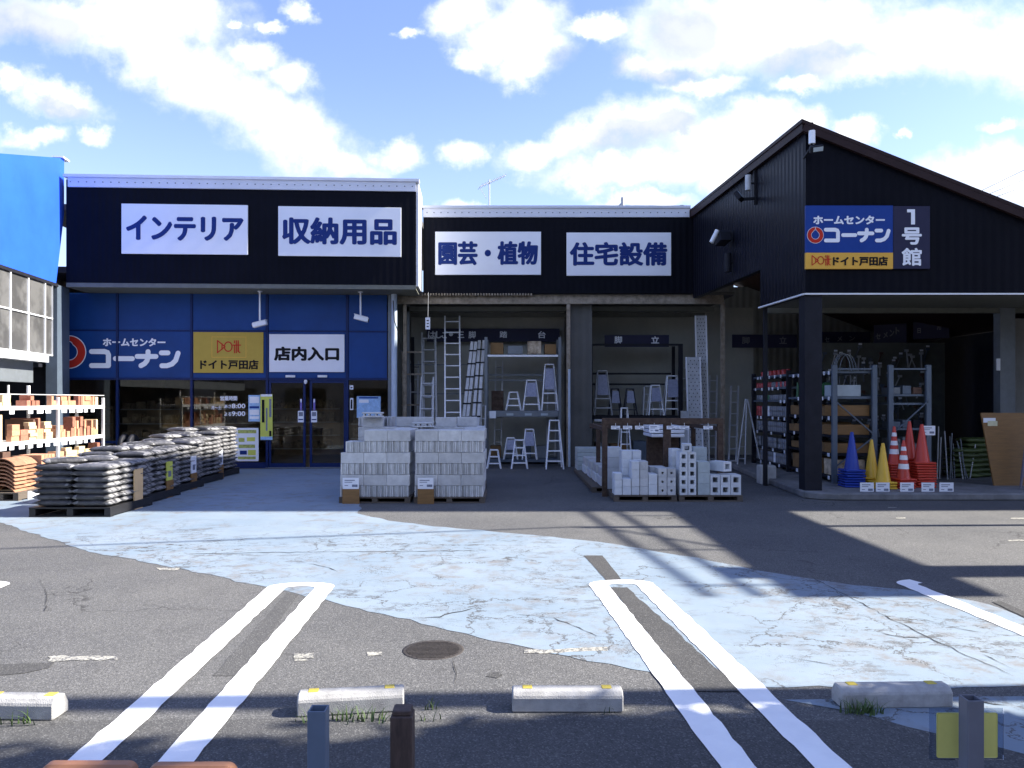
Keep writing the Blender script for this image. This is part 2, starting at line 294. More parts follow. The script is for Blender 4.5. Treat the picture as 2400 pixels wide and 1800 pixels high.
class MB:
    def __init__(s, T=I4): s.v = []; s.f = []; s.sm = []; s.T = T
    def add(s, vs, fs, smooth=False, M=I4):
        b = len(s.v); s.v += [s.T @ (M @ Vector(v)) for v in vs]; s.f += [tuple(b+i for i in f) for f in fs]; s.sm += [smooth]*len(fs); return s
    def box(s, x0, x1, y0, y1, z0, z1, M=I4):
        return s.add([(x0,y0,z0),(x1,y0,z0),(x1,y1,z0),(x0,y1,z0),(x0,y0,z1),(x1,y0,z1),(x1,y1,z1),(x0,y1,z1)], [(0,3,2,1),(4,5,6,7),(0,1,5,4),(1,2,6,5),(2,3,7,6),(3,0,4,7)], False, M)
    def bar(s, p, q, wx, wy, up=(0,0,1)):   # a rectangular bar from p to q
        p = Vector(p); q = Vector(q); d = (q-p).normalized(); u = Vector(up)
        if abs(d.dot(u)) > 0.98: u = Vector((0,1,0))
        a = d.cross(u).normalized(); b = a.cross(d)
        vs = [e + a*sx*wx/2 + b*sy*wy/2 for e in (p, q) for sx, sy in ((-1,-1),(1,-1),(1,1),(-1,1))]
        return s.add(vs, [(0,1,2,3),(7,6,5,4),(0,4,5,1),(1,5,6,2),(2,6,7,3),(3,7,4,0)])
    def tube(s, p, q, r, n=8, r2=None, cap=True):
        p = Vector(p); q = Vector(q); d = (q-p).normalized(); u = Vector((0,0,1)) if abs(d.z) < 0.9 else Vector((1,0,0))
        a = d.cross(u).normalized(); b = a.cross(d); r2 = r if r2 is None else r2
        vs = [e + (a*math.cos(t)+b*math.sin(t))*rr for e, rr in ((p, r), (q, r2)) for t in [2*math.pi*i/n for i in range(n)]]
        s.add(vs, [(i, (i+1) % n, n+(i+1) % n, n+i) for i in range(n)], True)
        if cap: s.add(vs, [tuple(range(n-1, -1, -1)), tuple(range(n, 2*n))])
        return s
    def path(s, pts, r, n=6):
        for a, b in zip(pts, pts[1:]): s.tube(a, b, r, n)
        return s
    def lathe(s, prof, n=20, M=I4, smooth=True):
        vs = [(r*math.cos(2*math.pi*i/n), r*math.sin(2*math.pi*i/n), z) for r, z in prof for i in range(n)]
        fs = [(k*n+i, k*n+(i+1) % n, (k+1)*n+(i+1) % n, (k+1)*n+i) for k in range(len(prof)-1) for i in range(n)]
        s.add(vs, fs, smooth, M); return s.add(vs, [tuple(range(n-1, -1, -1)), tuple(range((len(prof)-1)*n, len(prof)*n))], False, M)
    def prism(s, poly, a, b, M=I4, plane='xy'):    # polygon (counter-clockwise) pushed from a to b
        n = len(poly)
        if plane == 'xy': vs = [(x, y, a) for x, y in poly] + [(x, y, b) for x, y in poly]
        elif plane == 'xz': vs = [(x, a, z) for x, z in poly] + [(x, b, z) for x, z in poly]
        else: vs = [(a, y, z) for y, z in poly] + [(b, y, z) for y, z in poly]
        return s.add(vs, [tuple(range(n-1, -1, -1)), tuple(range(n, 2*n))] + [(i, (i+1) % n, n+(i+1) % n, n+i) for i in range(n)], False, M)
    def mesh(s, name, m, bevel=0.0, inv=None, fix=True):
        me = bpy.data.meshes.new(name); me.from_pydata([tuple(inv @ v) if inv else tuple(v) for v in s.v], [], s.f); me.polygons.foreach_set('use_smooth', s.sm)
        bm = bmesh.new(); bm.from_mesh(me)
        if fix: bmesh.ops.recalc_face_normals(bm, faces=bm.faces)
        if bevel: bmesh.ops.bevel(bm, geom=[e for e in bm.edges if len(e.link_faces) == 2 and e.calc_face_angle(0) > 0.5], offset=bevel, segments=1, affect='EDGES')
        bm.to_mesh(me); bm.free()
        for x in (m if isinstance(m, (list, tuple)) else [m]): me.materials.append(x)
        return me
MW = {}
def thing(name, label, cat, loc=(0,0,0), rz=0.0, group=None):
    o = bpy.data.objects.new(name, None); COL.objects.link(o); o.location = loc; o.rotation_euler = (0, 0, rz); o.empty_display_size = 0.1
    MW[o.name] = Matrix.Translation(loc) @ Matrix.Rotation(rz, 4, 'Z'); o['label'] = label; o['category'] = cat
    if group: o['group'] = group
    return o
def part(name, mb, m, parent=None, bevel=0.0, world=True, label=None, fix=True):
    inv = MW[parent.name].inverted() if (parent is not None and world) else None
    o = bpy.data.objects.new(name, mb.mesh(name, m, bevel, inv, fix)); COL.objects.link(o)
    if parent is not None: o.parent = parent; MW[o.name] = MW[parent.name]
    if label: o['label'] = label
    return o
def place(name, me, label, cat, loc, rz=0.0, group=None, rot=None, parent=None):     # one-mesh thing sharing mesh data
    o = bpy.data.objects.new(name, me); COL.objects.link(o); o.location = loc; o.rotation_euler = rot or (0, 0, rz); o['label'] = label; o['category'] = cat
    if group: o['group'] = group
    return o
def solo(name, mb, m, label, cat, group=None, bevel=0.0, loc=None):                    # one-mesh thing built in place, origin at its foot
    xs = [v.x for v in mb.v]; ys = [v.y for v in mb.v]; L = loc or ((min(xs)+max(xs))/2, (min(ys)+max(ys))/2, min(v.z for v in mb.v))
    return place(name, mb.mesh(name, m, bevel, Matrix.Translation(L).inverted()), label, cat, L, 0, group)
def struct(name, mb, m, bevel=0.0):
    o = part(name, mb, m, None, bevel); o['kind'] = 'structure'; return o
def dup(root, loc, rz=0.0, label=None, group=None):
    c = root.copy(); COL.objects.link(c); c.location = loc; c.rotation_euler = (0, 0, rz)
    if label: c['label'] = label
    if group: c['group'] = group
    for ch in list(root.children):
        d = ch.copy(); COL.objects.link(d); d.parent = c
        for gch in list(ch.children):
            e = gch.copy(); COL.objects.link(e); e.parent = d
    return c
ORD = ['first','second','third','fourth','fifth','sixth','seventh','eighth','ninth','tenth','eleventh','twelfth','thirteenth','fourteenth','fifteenth','sixteenth','seventeenth','eighteenth','nineteenth','twentieth','twenty-first','twenty-second','twenty-third','twenty-fourth']
_font = {}
def text(body, fr, x0, x1, z0, z1, off, m, parent, bold=0.03, name='lettering', rot=None):
    k = (body, bold)
    if k not in _font:
        c = bpy.data.curves.new('tmp', 'FONT'); c.body = body; c.size = 1; c.resolution_u = 3
        o = bpy.data.objects.new('tmp', c); COL.objects.link(o); dg = bpy.context.evaluated_depsgraph_get(); dg.update()
        me = bpy.data.meshes.new_from_object(o.evaluated_get(dg)); _font[k] = ([tuple(v.co) for v in me.vertices], [tuple(p.vertices) for p in me.polygons])
        bpy.data.objects.remove(o); bpy.data.curves.remove(c); bpy.data.meshes.remove(me)
    vs, fs = _font[k]
    a0 = min(v[0] for v in vs); a1 = max(v[0] for v in vs); b0 = min(v[1] for v in vs); b1 = max(v[1] for v in vs)
    bx, bz = bold*(z1-z0)/(b1-b0)*.9, bold*(z1-z0)/(b1-b0)*.75; mb = MB(fr.T)      # heavier weight: the glyph sheet laid nine times, a little shifted and each a hair prouder
    for k, (dx, dz) in enumerate(((0,0),(1,0),(-1,0),(0,1),(0,-1),(.7,.7),(-.7,.7),(.7,-.7),(-.7,-.7))):
        mb.add([(x0+bx+(v[0]-a0)/(a1-a0)*(x1-x0-2*bx)+dx*bx, off-.0004*k, z0+bz+(v[1]-b0)/(b1-b0)*(z1-z0-2*bz)+dz*bz) for v in vs], fs)
    return part(name, mb, m, parent, fix=False)
def stroke_mb(fr, strokes, wd, off, n=10):      # rounded pen strokes as flat plates, each a little prouder than the last
    mb = MB(fr.T)
    for k, st in enumerate(strokes):
        o = off - 0.0006*k
        pts = [Vector((a, b)) for a, b in st]; L = []; Rr = []
        for i, p in enumerate(pts):
            d = (pts[min(i+1, len(pts)-1)] - pts[max(i-1, 0)]).normalized(); nn = Vector((-d.y, d.x)); sc = 1.0
            if 0 < i < len(pts)-1:
                c = d.dot((pts[i+1]-p).normalized()); sc = 1/max(c, 0.6)
            L.append(p+nn*wd/2*sc); Rr.append(p-nn*wd/2*sc)
        def capp(p, d):
            a0 = math.atan2(d.y, d.x); return [p + Vector((math.cos(a0+t), math.sin(a0+t)))*wd/2 for t in [math.pi*(0.5-i/n) for i in range(1, n)]]
        ring = L + capp(pts[-1], (pts[-1]-pts[-2]).normalized()) + Rr[::-1] + capp(pts[0], (pts[0]-pts[1]).normalized())
        b = len(mb.v)
        m = len(pts); mb.add([(p.x, o, p.y) for p in L+Rr], [(i, i+1, m+i+1, m+i) for i in range(m-1)])
        for e, q, dd in ((0, pts[0], pts[0]-pts[1]), (m-1, pts[-1], pts[-1]-pts[-2])):
            cp = [L[e]] + capp(q, dd.normalized()) + [Rr[e]] if e else [Rr[e]] + capp(q, dd.normalized()) + [L[e]]
            mb.add([(p.x, o, p.y) for p in cp], [tuple(range(len(cp)))])
    return mb
def arc(cx, cy, rx, ry, a0, a1, n=10): return [(cx+rx*math.cos(R(a0+(a1-a0)*i/n)), cy+ry*math.sin(R(a0+(a1-a0)*i/n))) for i in range(n+1)]
def konan(fr, x0, x1, z0, z1, off, m, parent):   # four fat rounded letters
    wd = (z1-z0)*0.26; W = (x1-x0)/4; h = z1-z0
    def q(i, pts): return [(x0+W*i+W*(0.10+0.80*a), z0+wd/2+(h-wd)*b) for a, b in pts]
    st = [q(0, [(0.05,1),(0.75,1),(0.9,0.92),(0.95,0.8),(0.95,0)]), q(0, [(0.05,0),(0.95,0)]), q(1, [(0.08,0.5),(0.98,0.5)]), q(2, [(0,0.66),(1.0,0.66)]), q(2, [(0.58,1),(0.58,0.6),(0.52,0.35),(0.40,0.15),(0.2,0)]),
          q(3, [(0.05,0.92),(0.40,0.92)]), q(3, [(0.08,0),(0.35,0),(0.62,0.12),(0.82,0.38),(0.95,0.9)])]
    return part('lettering', stroke_mb(fr, st, wd, off), m, parent, fix=False)
def ring_logo(fr, cx, cz, r, off, parent):
    n = 40
    def annulus(ri, ro, o, tear):
        mb = MB(fr.T); vi = []; vo = []
        for i in range(n):
            a = 2*math.pi*i/n + math.pi/2; k = 1.0
            if tear: k = 1 + 0.34*max(0, math.cos(min(abs(((a-math.pi/2+math.pi) % (2*math.pi))-math.pi)*3.2, math.pi/2)))
            vi.append((cx+ri*k*math.cos(a), o, cz+ri*k*math.sin(a))); vo.append((cx+ro*math.cos(a), o, cz+ro*math.sin(a)))
        return mb.add(vi+vo, [(i, (i+1) % n, n+(i+1) % n, n+i) for i in range(n)])
    part('logo_outline', annulus(r*0.455, r, off, True), VINW, parent, fix=False)
    part('logo_ring', annulus(r*0.50, r*0.95, off-0.003, True), RED, parent, fix=False)
    mb = MB(fr.T); mb.add([(cx-r*0.03, off-0.005, cz+r*0.7), (cx+r*0.03, off-0.005, cz+r*0.7), (cx+r*0.03, off-0.005, cz+r), (cx-r*0.03, off-0.005, cz+r)], [(0,1,2,3)]); part('logo_notch', mb, VINW, parent, fix=False)
def doit(fr, x0, x1, z0, z1, off, parent):
    W = x1-x0; h = z1-z0; wd = h*0.085
    q = lambda pts: [(x0+W*a, z0+h*b) for a, b in pts]
    st = [q([(0.03,0.04),(0.03,0.96)]), q([(0.03,0.96),(0.34,0.5),(0.03,0.04)]), q([(0.22,0.72),(0.22,0.28)]), q(arc(0.48,0.5,0.16,0.36,0,360,18)), q([(0.74,0.04),(0.74,0.62)]), q([(0.74,0.80),(0.74,0.95)]), q([(0.90,0.95),(0.90,0.14),(0.97,0.05)]), q([(0.68,0.62),(1.0,0.62)]), q([(0.82,0.04),(0.82,0.95)])]
    return part('logo_lettering', stroke_mb(fr, st, wd, off), RED, parent, fix=False)
# ------------------------------------------------------------------ ground, painted areas, platform
mb = MB(); mb.add([(-300,-250,0),(300,-250,0),(300,350,0),(-300,350,0)], [(0,1,2,3)]); struct('ground', mb, ASPHALT)
def sheet(name, pts, z, m, jit=0.0, seg=0.25, st=True):
    poly = []
    for i, p in enumerate(pts):
        q = pts[(i+1) % len(pts)]; n = max(1, int((Vector(q)-Vector(p)).length/seg)) if jit else 1
        for k in range(n):
            t = k/n; poly.append((p[0]+(q[0]-p[0])*t + (rnd.uniform(-jit, jit) if k else 0), p[1]+(q[1]-p[1])*t + (rnd.uniform(-jit, jit) if k else 0)))
    b = MB(); b.add([(x, y, z) for x, y in poly], [tuple(range(len(poly)))])
    o = part(name, b, m)
    for p in o.data.polygons:
        if p.normal.z < 0: p.flip()
    o['kind'] = 'structure'; return o
g2 = lambda px, py: G(px, py).to_2d()[:]
lower = [g2(*p) for p in [(-900,1062),(-300,1150),(0,1225),(200,1290),(400,1330),(600,1371),(700,1393),(900,1440),(1050,1478),(1200,1510),(1330,1538),(1480,1569),(1800,1612)]]
upper = [g2(*p) for p in [(2400,1450),(2320,1418),(2200,1392),(2120,1382),(2000,1372),(1900,1357),(1800,1341),(1700,1321),(1600,1303),(1500,1285),(1400,1270),(1300,1259),(1200,1250),(1100,1241),(1000,1232),(930,1223),(870,1212),(838,1204)]]
pts = lower + [(2.6, 4.42), (4.6, 4.46), (4.6, 5.2)] + upper + [(-2.30, 11.75), (-2.42, 12.2), (-4.2, 18.75), (-10.4, 18.3), (-12, 18.0)]
sheet('blue_painted_ground', pts, 0.003, BLUEPAINT, 0.028, 0.13)
sheet('blue_painted_ground', [g2(*p) for p in [(1838,1641),(1965,1638),(2400,1633),(2900,1633),(2900,1860),(2400,1768),(1968,1664)]], 0.003, BLUEPAINT, 0.010, 0.15)
sheet('asphalt_patch', [(-9,1.0),(9,1.0),(9,4.02),(4.0,4.0),(1.0,3.97),(-2,3.98),(-9,4.0)], 0.002, PATCH2, 0.03, 0.12)
# hairpin bay markings
def hairpin(cx0, y0, slope, y1, sp=0.42, wd=0.165, only=None):
    ang = math.atan(slope); ux, uy = -math.sin(-ang), -math.cos(ang)      # towards the camera
    ux = slope/math.hypot(1, slope); uy = -1/math.hypot(1, slope); nx, ny = -uy, ux     # n points to +X
    def pt(a, t): return (cx0+nx*a+ux*t, y0+ny*a+uy*t)
    L = (y0-y1)
    ro, ri = sp/2+wd/2, sp/2-wd/2
    def edge(a, t0, t1, n=60): return [pt(a+rnd.uniform(-.007,.007), t0+(t1-t0)*i/n) for i in range(n+1)]
    if only == 'stub':
        cap = [pt(-ro*math.cos(R(t)), 0.0-0.55*ro*math.sin(R(t))) for t in range(0, 80, 8)]; cin = [pt(-ri*math.cos(R(t)), 0.04-0.45*ri*math.sin(R(t))) for t in range(0, 70, 8)]
        poly = edge(-ro, L, 0) + cap + cin[::-1] + edge(-ri, 0.05, L)
    else:
        cap = [pt(-ro*math.cos(R(t)), -0.55*ro*math.sin(R(t))) for t in range(0, 181, 10)]; cin = [pt(-ri*math.cos(R(t)), 0.04-0.5*ri*math.sin(R(t))) for t in range(0, 181, 15)]
        poly = edge(-ro, L, 0) + cap + edge(ro, 0, L) + edge(ri, L, 0.05) + cin[::-1] + edge(-ri, 0.05, L)
    return poly
for k, (cx, y0, sl, only) in enumerate([(-1.867,6.80,0.038,None),(0.985,6.90,0.070,None),(3.765,6.93,0.07,'stub'),(-4.80,6.86,0.038,None)]):
    b = MB(); b.add([(x, y, 0.0075) for x, y in hairpin(cx, y0, sl, 1.2, only=only)], [tuple(range(len(hairpin(cx, y0, sl, 1.2, only=only))))])
    o = part('parking_line', b, LINE); o['kind'] = 'structure'
# strips where the older lines were ground off, and small patches
sheet('asphalt_patch', [g2(1368,1303), g2(1412,1303), g2(1462,1366), g2(1425,1366)], 0.0055, PATCH, 0.004, 0.1)
sheet('asphalt_patch', [g2(1428,1378), g2(1470,1378), g2(1740,1622), g2(1632,1622)], 0.0055, PATCH, 0.012, 0.1)
sheet('asphalt_patch', [g2(672,1390), g2(700,1394), g2(560,1585), g2(498,1585)], 0.0028, PATCH2, 0.006, 0.1)
sheet('asphalt_patch', [g2(2325,1412), g2(2345,1410), g2(2440,1452), g2(2410,1452)], 0.0055, PATCH, 0.006, 0.1)
sheet('asphalt_patch', [g2(-60,1562), g2(60,1555), g2(128,1553), g2(115,1566), g2(60,1578), g2(-60,1588)], 0.0028, PATCH, 0.02, 0.1)
sheet('asphalt_patch', [g2(1138,1586), g2(1150,1577), g2(1170,1576), g2(1178,1583), g2(1165,1590)], 0.0028, PATCH, 0.006, 0.06)
for q in [[(112,1540),(130,1537),(275,1539),(275,1547),(112,1551)], [(688,1533),(735,1531),(735,1543),(688,1544)], [(860,1529),(895,1528),(895,1536),(860,1538)], [(1228,1524),(1350,1520),(1424,1517),(1424,1527),(1228,1532)], [(365,1331),(420,1331),(415,1337),(375,1337)],
          [(2080,1189),(2100,1189),(2100,1191),(2080,1191)], [(2100,1213),(2122,1213),(2122,1216),(2100,1216)], [(2370,1214),(2420,1214),(2420,1217),(2370,1217)], [(2360,1266),(2420,1265),(2420,1269),(2365,1269)], [(690,1545),(720,1544),(720,1549),(690,1550)]]:
    sheet('worn_marking', [g2(*p) for p in q], 0.0032, OLDLINE, 0.014, 0.05)
CRACKM = mat('dark_crack', (0.016, 0.016, 0.017), 0.95, 0, 0.2)
def crack(pts, w_, z, seed):
    rr = random.Random(seed); P_ = [Vector(g2(*p)) for p in pts]; L_ = []
    for a, c in zip(P_, P_[1:]):
        n = max(2, int((c-a).length/.07)); nn = Vector((-(c-a).y, (c-a).x)).normalized()
        L_ += [a.lerp(c, i/n)+nn*rr.gauss(0, w_*.9) for i in range(n)]
    b = MB(); vs = []
    for i, p in enumerate(L_):
        d = (L_[min(i+1, len(L_)-1)]-L_[max(i-1, 0)]).normalized(); nn = Vector((-d.y, d.x)); ww = w_*rr.uniform(.15, .8)*(1 if 0 < i < len(L_)-1 else .1); vs += [(*(p-nn*ww), z), (*(p+nn*ww), z)]
    b.add(vs, [(2*i, 2*i+2, 2*i+3, 2*i+1) for i in range(len(L_)-1)]); o = part('ground_crack', b, CRACKM)
    for f in o.data.polygons:
        if f.normal.z < 0: f.flip()
    o['kind'] = 'structure'
for k, (pts_, w_) in enumerate([([(1905,1355),(1990,1400),(2075,1445),(2210,1512),(2400,1597)],.007), ([(2300,1535),(2400,1580)],.007), ([(430,1300),(600,1296),(820,1294),(1010,1293),(1130,1290)],.012), ([(985,1452),(1030,1447),(1062,1437),(1100,1432),(1130,1418)],.012), ([(1060,1545),(1070,1580),(1064,1600),(1076,1625)],.006),
        ([(1205,1440),(1300,1450),(1400,1492),(1480,1500)],.007), ([(2060,1483),(2110,1494),(2200,1500)],.009), ([(2150,1450),(2250,1475),(2330,1490)],.007), ([(720,1322),(770,1332),(800,1345)],.009), ([(1830,1540),(1900,1552),(1990,1568)],.006), ([(2270,1640),(2330,1652),(2400,1658)],.009), ([(90,1355),(110,1390),(105,1440)],.004)]):
    crack(pts_, w_, .0062, k)
# raised sales floor with a rounded kerb corner on the shed side
b = MB(); b.prism([(4.95,13.0),(5.10,12.82),(5.4,12.72),(14,12.72),(14,24),(5.75,24),(5.4,19.0),(5.15,16.5)], 0, 0.12); struct('sales_floor_kerb', b, CONCF, 0.02)
b = MB(); b.add([(-2.2,19.35,0.006),(5.35,19.35,0.006),(5.35,21.9,0.006),(-2.2,21.9,0.006)], [(0,1,2,3)]); struct('bay_floor', b, PATCH)
# manhole lid
d = G(1015,1523); b = MB(); b.lathe([(0.205,0.0),(0.205,0.010),(0.19,0.012),(0.0,0.012)], 36); 
for i in range(-6, 7):
    hw = math.sqrt(0.175**2-(i*0.025)**2); b.box(-hw, hw, i*0.025-0.007, i*0.025+0.007, 0.011, 0.015)
t = thing('manhole_cover', 'round cast iron manhole cover set in the asphalt', 'manhole cover', (d.x, d.y, -0.010)); part('lid', b, IRON, t, world=False)

# ------------------------------------------------------------------ building with the blue shop front (turned a little)
LF = Fr(-10.275, 17.7, R(2.858)); WOFF = 1.0; W1 = 8.0225
BT, BB = 6.78, 4.38
shop = thing('shop_building', 'low shop with black sign band and blue glazed entrance front', 'shop', (-6.3, 19.5, 0))
b = MB(LF.T); b.box(0, W1, 0, 0.9, BB, BT-0.02); part('sign_fascia', b, BLACK, shop)
b = MB(LF.T); b.box(0.06, W1+0.0, -0.05, 0.02, BT-0.20, BT+0.02); b.box(-0.03, W1+0.08, -0.09, 0.15, BT+0.02, BT+0.085); b.box(W1, W1+0.06, 0.02, 1.25, BB-0.02, BT+0.02); cap = part('parapet_cap', b, CAPW, shop)
b = MB(LF.T)
for i in range(44):
    x = 0.12+i*(W1-0.2)/43; M = Matrix.Translation((x, -0.052, BT-0.085)) @ Matrix.Rotation(R(90), 4, 'X'); b.lathe([(0.016,0),(0.012,0.008)], 8, M)
part('rivet_trim', b, GREYM, cap)
b = MB(LF.T); b.box(0, W1, 0, WOFF+0.15, BB-0.10, BB-0.002); part('soffit', b, GREENB, shop)
b = MB(LF.T); b.box(-1.5, W1-0.2, 1.05, 9.2, BB+0.4, BB+0.55); b.box(-1.5, W1+0.0, 0.95, 9.2, BT-0.5, BT-0.35); part('roof', b, CEIL, shop)
b = MB(LF.T); b.box(-1.5, W1-0.7, 9.0, 9.2, 0, BB+0.4); b.box(W1-0.78, W1-0.66, 1.2, 9.0, 0, BB+0.4); b.box(-1.5, -1.3, 1.2, 9.0, 0, BB+0.4); part('inner_wall', b, WARM, shop)
b = MB(LF.T); b.box(-1.3, W1-0.78, 1.1, 9.0, 0.004, 0.012); part('inner_floor', b, WARM, shop)
e = lambda px, py=900: LF.hit(px, py, WOFF)[0]
zz = lambda py, px=600: LF.hit(px, py, WOFF)[1]
mull = [150, 275, 449, 626, 814, 910]
ztop = BB-0.10; zmid = zz(776); zpb = zz(886)
rows = [(zmid+0.02, ztop), (zpb, zmid-0.02)]
for a, c in zip(mull, mull[1:]):
    for lo, hi in rows:
        b = MB(LF.T); b.box(e(a)+0.03, e(c)-0.03, WOFF, WOFF+0.08, lo, hi); part('blue_panel', b, BLUEP, shop, 0.006)
for px in mull[:-1]:
    b = MB(LF.T); x = e(px); b.box(x-0.028, x+0.028, WOFF-0.02, WOFF+0.10, 0.02, ztop); part('mullion', b, BLUED, shop)
b = MB(LF.T)
b.box(e(140), e(910), WOFF+0.012, WOFF+0.10, zmid-0.02, zmid+0.02); b.box(e(140), e(910), WOFF-0.025, WOFF+0.09, zpb-0.05, zpb); part('transom', b, BLUED, shop)
b = MB(LF.T); b.box(e(140), e(632)-0.03, WOFF-0.03, WOFF+0.09, 0.004, 0.14); b.box(e(812), e(910), WOFF-0.03, WOFF+0.09, 0.004, 0.14); b.box(e(140), e(449), WOFF+0.0, WOFF+0.06, 0.62, 0.68); part('sill', b, BLUED, shop)
for a, c in [(150,275),(275,449),(449,626),(814,910)]:
    b = MB(LF.T); b.box(e(a)+0.03, e(c)-0.03, WOFF+0.03, WOFF+0.042, 0.14, zpb-0.05); part('window', b, GLASS, shop)
for a, c, hs in [(630,716,1),(726,811,-1)]:      # sliding doors
    x0, x1 = e(a), e(c); b = MB(LF.T); zt = zpb-0.05; f = 0.055
    b.box(x0, x0+f, WOFF-0.005, WOFF+0.045, 0.02, zt); b.box(x1-f, x1, WOFF-0.005, WOFF+0.045, 0.02, zt); b.box(x0+f, x1-f, WOFF-0.005, WOFF+0.045, 0.02, 0.12); b.box(x0+f, x1-f, WOFF-0.005, WOFF+0.045, zt-0.07, zt)
    dr = part('door', b, BLUED, shop)
    b = MB(LF.T); b.box(x0+f, x1-f, WOFF+0.015, WOFF+0.025, 0.12, zt-0.07); part('door_glass', b, GLASS, dr)
b = MB(LF.T); b.box(e(622), e(818), WOFF-0.03, WOFF+0.08, 0.0, 0.02); part('threshold', b, GREYM, shop)
for px in (681, 756):
    b = MB(LF.T); x, z = LF.hit(px, 882, WOFF-0.03); b.box(x-0.115, x+0.115, WOFF-0.07, WOFF-0.026, z-0.028, z+0.028); part('door_sensor', b, WHITEP, shop, 0.006)
b = MB(LF.T); x, z = LF.hit(717, 895, WOFF-0.03); b.lathe([(0.03,-0.05),(0.045,0),(0.03,0.05)], 10, Matrix.Translation((x, WOFF-0.06, z))); part('door_eye', b, WHITEP, shop)
b = MB(LF.T); b.box(e(910)+0.0, e(923), WOFF-0.06, WOFF+0.25, 0, ztop); part('end_post', b, GREYM, shop)
x, _ = LF.hit(924, 900, WOFF-0.12); b = MB(LF.T); b.tube((x, WOFF-0.14, 0.0), (x, WOFF-0.14, ztop), 0.072, 12); part('downpipe', b, PIPE, shop)

# interior display shelves seen through the glass
def gondola(x, y, ln, lab):
    t = thing('display_shelf', lab, 'shelf', (x, y, 0.012)); b = MB(); b.box(x-ln/2, x+ln/2, y, y+0.05, 0.012, 1.5); part('back_panel', b, WARM, t)
    for z in (0.2, 0.6, 1.0, 1.4):
        b = MB(); b.box(x-ln/2, x+ln/2, y-0.4, y, z, z+0.03); s = part('shelf_board', b, SHELFW, t)
        xx = x-ln/2+0.05
        b = MB()
        while xx < x+ln/2-0.2:
            wd = rnd.uniform(0.12, 0.3); b.box(xx, xx+wd*0.92, y-0.36, y-0.05, z+0.031, z+0.03+rnd.uniform(0.14, 0.3)); xx += wd
        part('goods', b, GOODS, s)['kind'] = 'stuff'
for px, yd, ln, lab in [(215,21.6,1.2,'stocked display shelf inside the glass, behind the brick rack side pane'), (360,21.8,1.5,'stocked display shelf inside the glass, behind the second blue framed pane'), (535,22.2,1.6,'stocked display shelf inside the glass behind the opening hours'), (720,23.5,2.0,'stocked display shelf straight behind the entrance doors'), (862,21.5,0.8,'narrow stocked display shelf behind the pale blue poster')]:
    gondola((px-1200)/F*yd, yd, ln, lab)

# ------------------------------------------------------------------ middle building with the open ladder bay
Y2 = 19.2; MF = Fr(0, Y2)
bay = thing('bay_building', 'flat building with black sign band over an open ladder bay', 'building', (1.0, 20.5, 0))
m2 = lambda px, py, o=0.0: MF.hit(px, py, o)
FB, FT = 4.34, 6.44
b = MB(MF.T); b.box(-2.22, 4.62, 0, 0.5, FB, FT-0.2); part('sign_fascia', b, BLACK, bay)
xr = m2(1615,500)[0]
b = MB(MF.T); b.box(-2.22, xr, -0.05, 0.3, FT-0.2, FT+0.02); b.box(-2.25, xr+0.02, -0.09, 0.32, FT+0.02, FT+0.08); b.box(xr, 4.75, 0.05, 0.3, FT-0.05, FT+0.04); cap = part('parapet_cap', b, CAPW, bay)
b = MB(MF.T)
for i in range(38):
    x = -2.12+i*(xr+2.02)/37; b.lathe([(0.016,0),(0.012,0.008)], 8, Matrix.Translation((x, -0.052, FT-0.09)) @ Matrix.Rotation(R(90), 4, 'X'))
part('rivet_trim', b, GREYM, cap)
b = MB(MF.T); b.box(-2.2, 5.6, 0.5, 6, FT-0.6, FT-0.4); b.box(-2.98, 5.6, 0.12, 2.9, FB-0.02, FB+0.06); part('roof', b, CEIL, bay)
b = MB(MF.T); b.box(-2.98, 6.9, 2.75, 2.9, 0, FB-0.02); part('rear_panel', b, WALLO, bay)
b = MB(MF.T); b.box(-2.98, -2.88, 0.1, 2.75, 0, FB-0.02); part('side_panel', b, GREENB, bay)
xa, xb = m2(1338,900,0.3)[0], m2(1388,900,0.3)[0]
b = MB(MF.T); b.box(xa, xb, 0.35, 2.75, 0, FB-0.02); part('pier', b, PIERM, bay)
b = MB(MF.T); b.box(m2(930,700,.1)[0], m2(1697,700,.1)[0], 0.10, 0.22, m2(1200,712,.1)[1], m2(1200,697,.1)[1]); b.box(m2(930,700,.1)[0], m2(1697,700,.1)[0], 0.14, 0.18, m2(1200,697,.1)[1], FB-0.021); part('front_beam', b, RUSTP, bay)
b = MB(MF.T); n = 44; x0, x1 = m2(962,690,-.05)[0], m2(1250,690,-.05)[0]
for i in range(n):
    xx = x0+(x1-x0)*i/n; b.box(xx, xx+(x1-x0)/n*0.5, -0.06, 0.09, FB-0.055, FB-0.003)
part('corrugated_eave_trim', b, RUSTP, bay)
for px, mm in ((1332, RUSTP), (1694, RUSTP)):
    x = m2(px,900,.16)[0]; b = MB(MF.T); b.box(x-0.045, x+0.045, 0.115, 0.205, 0, m2(1200,712,.1)[1]); po = part('post', b, mm, bay)
    if px == 1332:
        b = MB(MF.T); b.tube((x+0.02, 0.08, 0), (x+0.02, 0.08, 2.45), 0.032, 10); part('downpipe', b, PIPE, po)
x = m2(949,900,.16)[0]; b = MB(MF.T); b.box(x-0.04, x+0.04, 0.14, 0.22, 0, FB-0.25); part('post', b, RUSTP, bay)
x = m2(955,900,.9)[0]; b = MB(MF.T); b.box(x-0.05, x+0.05, 0.9, 1.0, 0, FB-0.1); part('post', b, GREYM, bay)
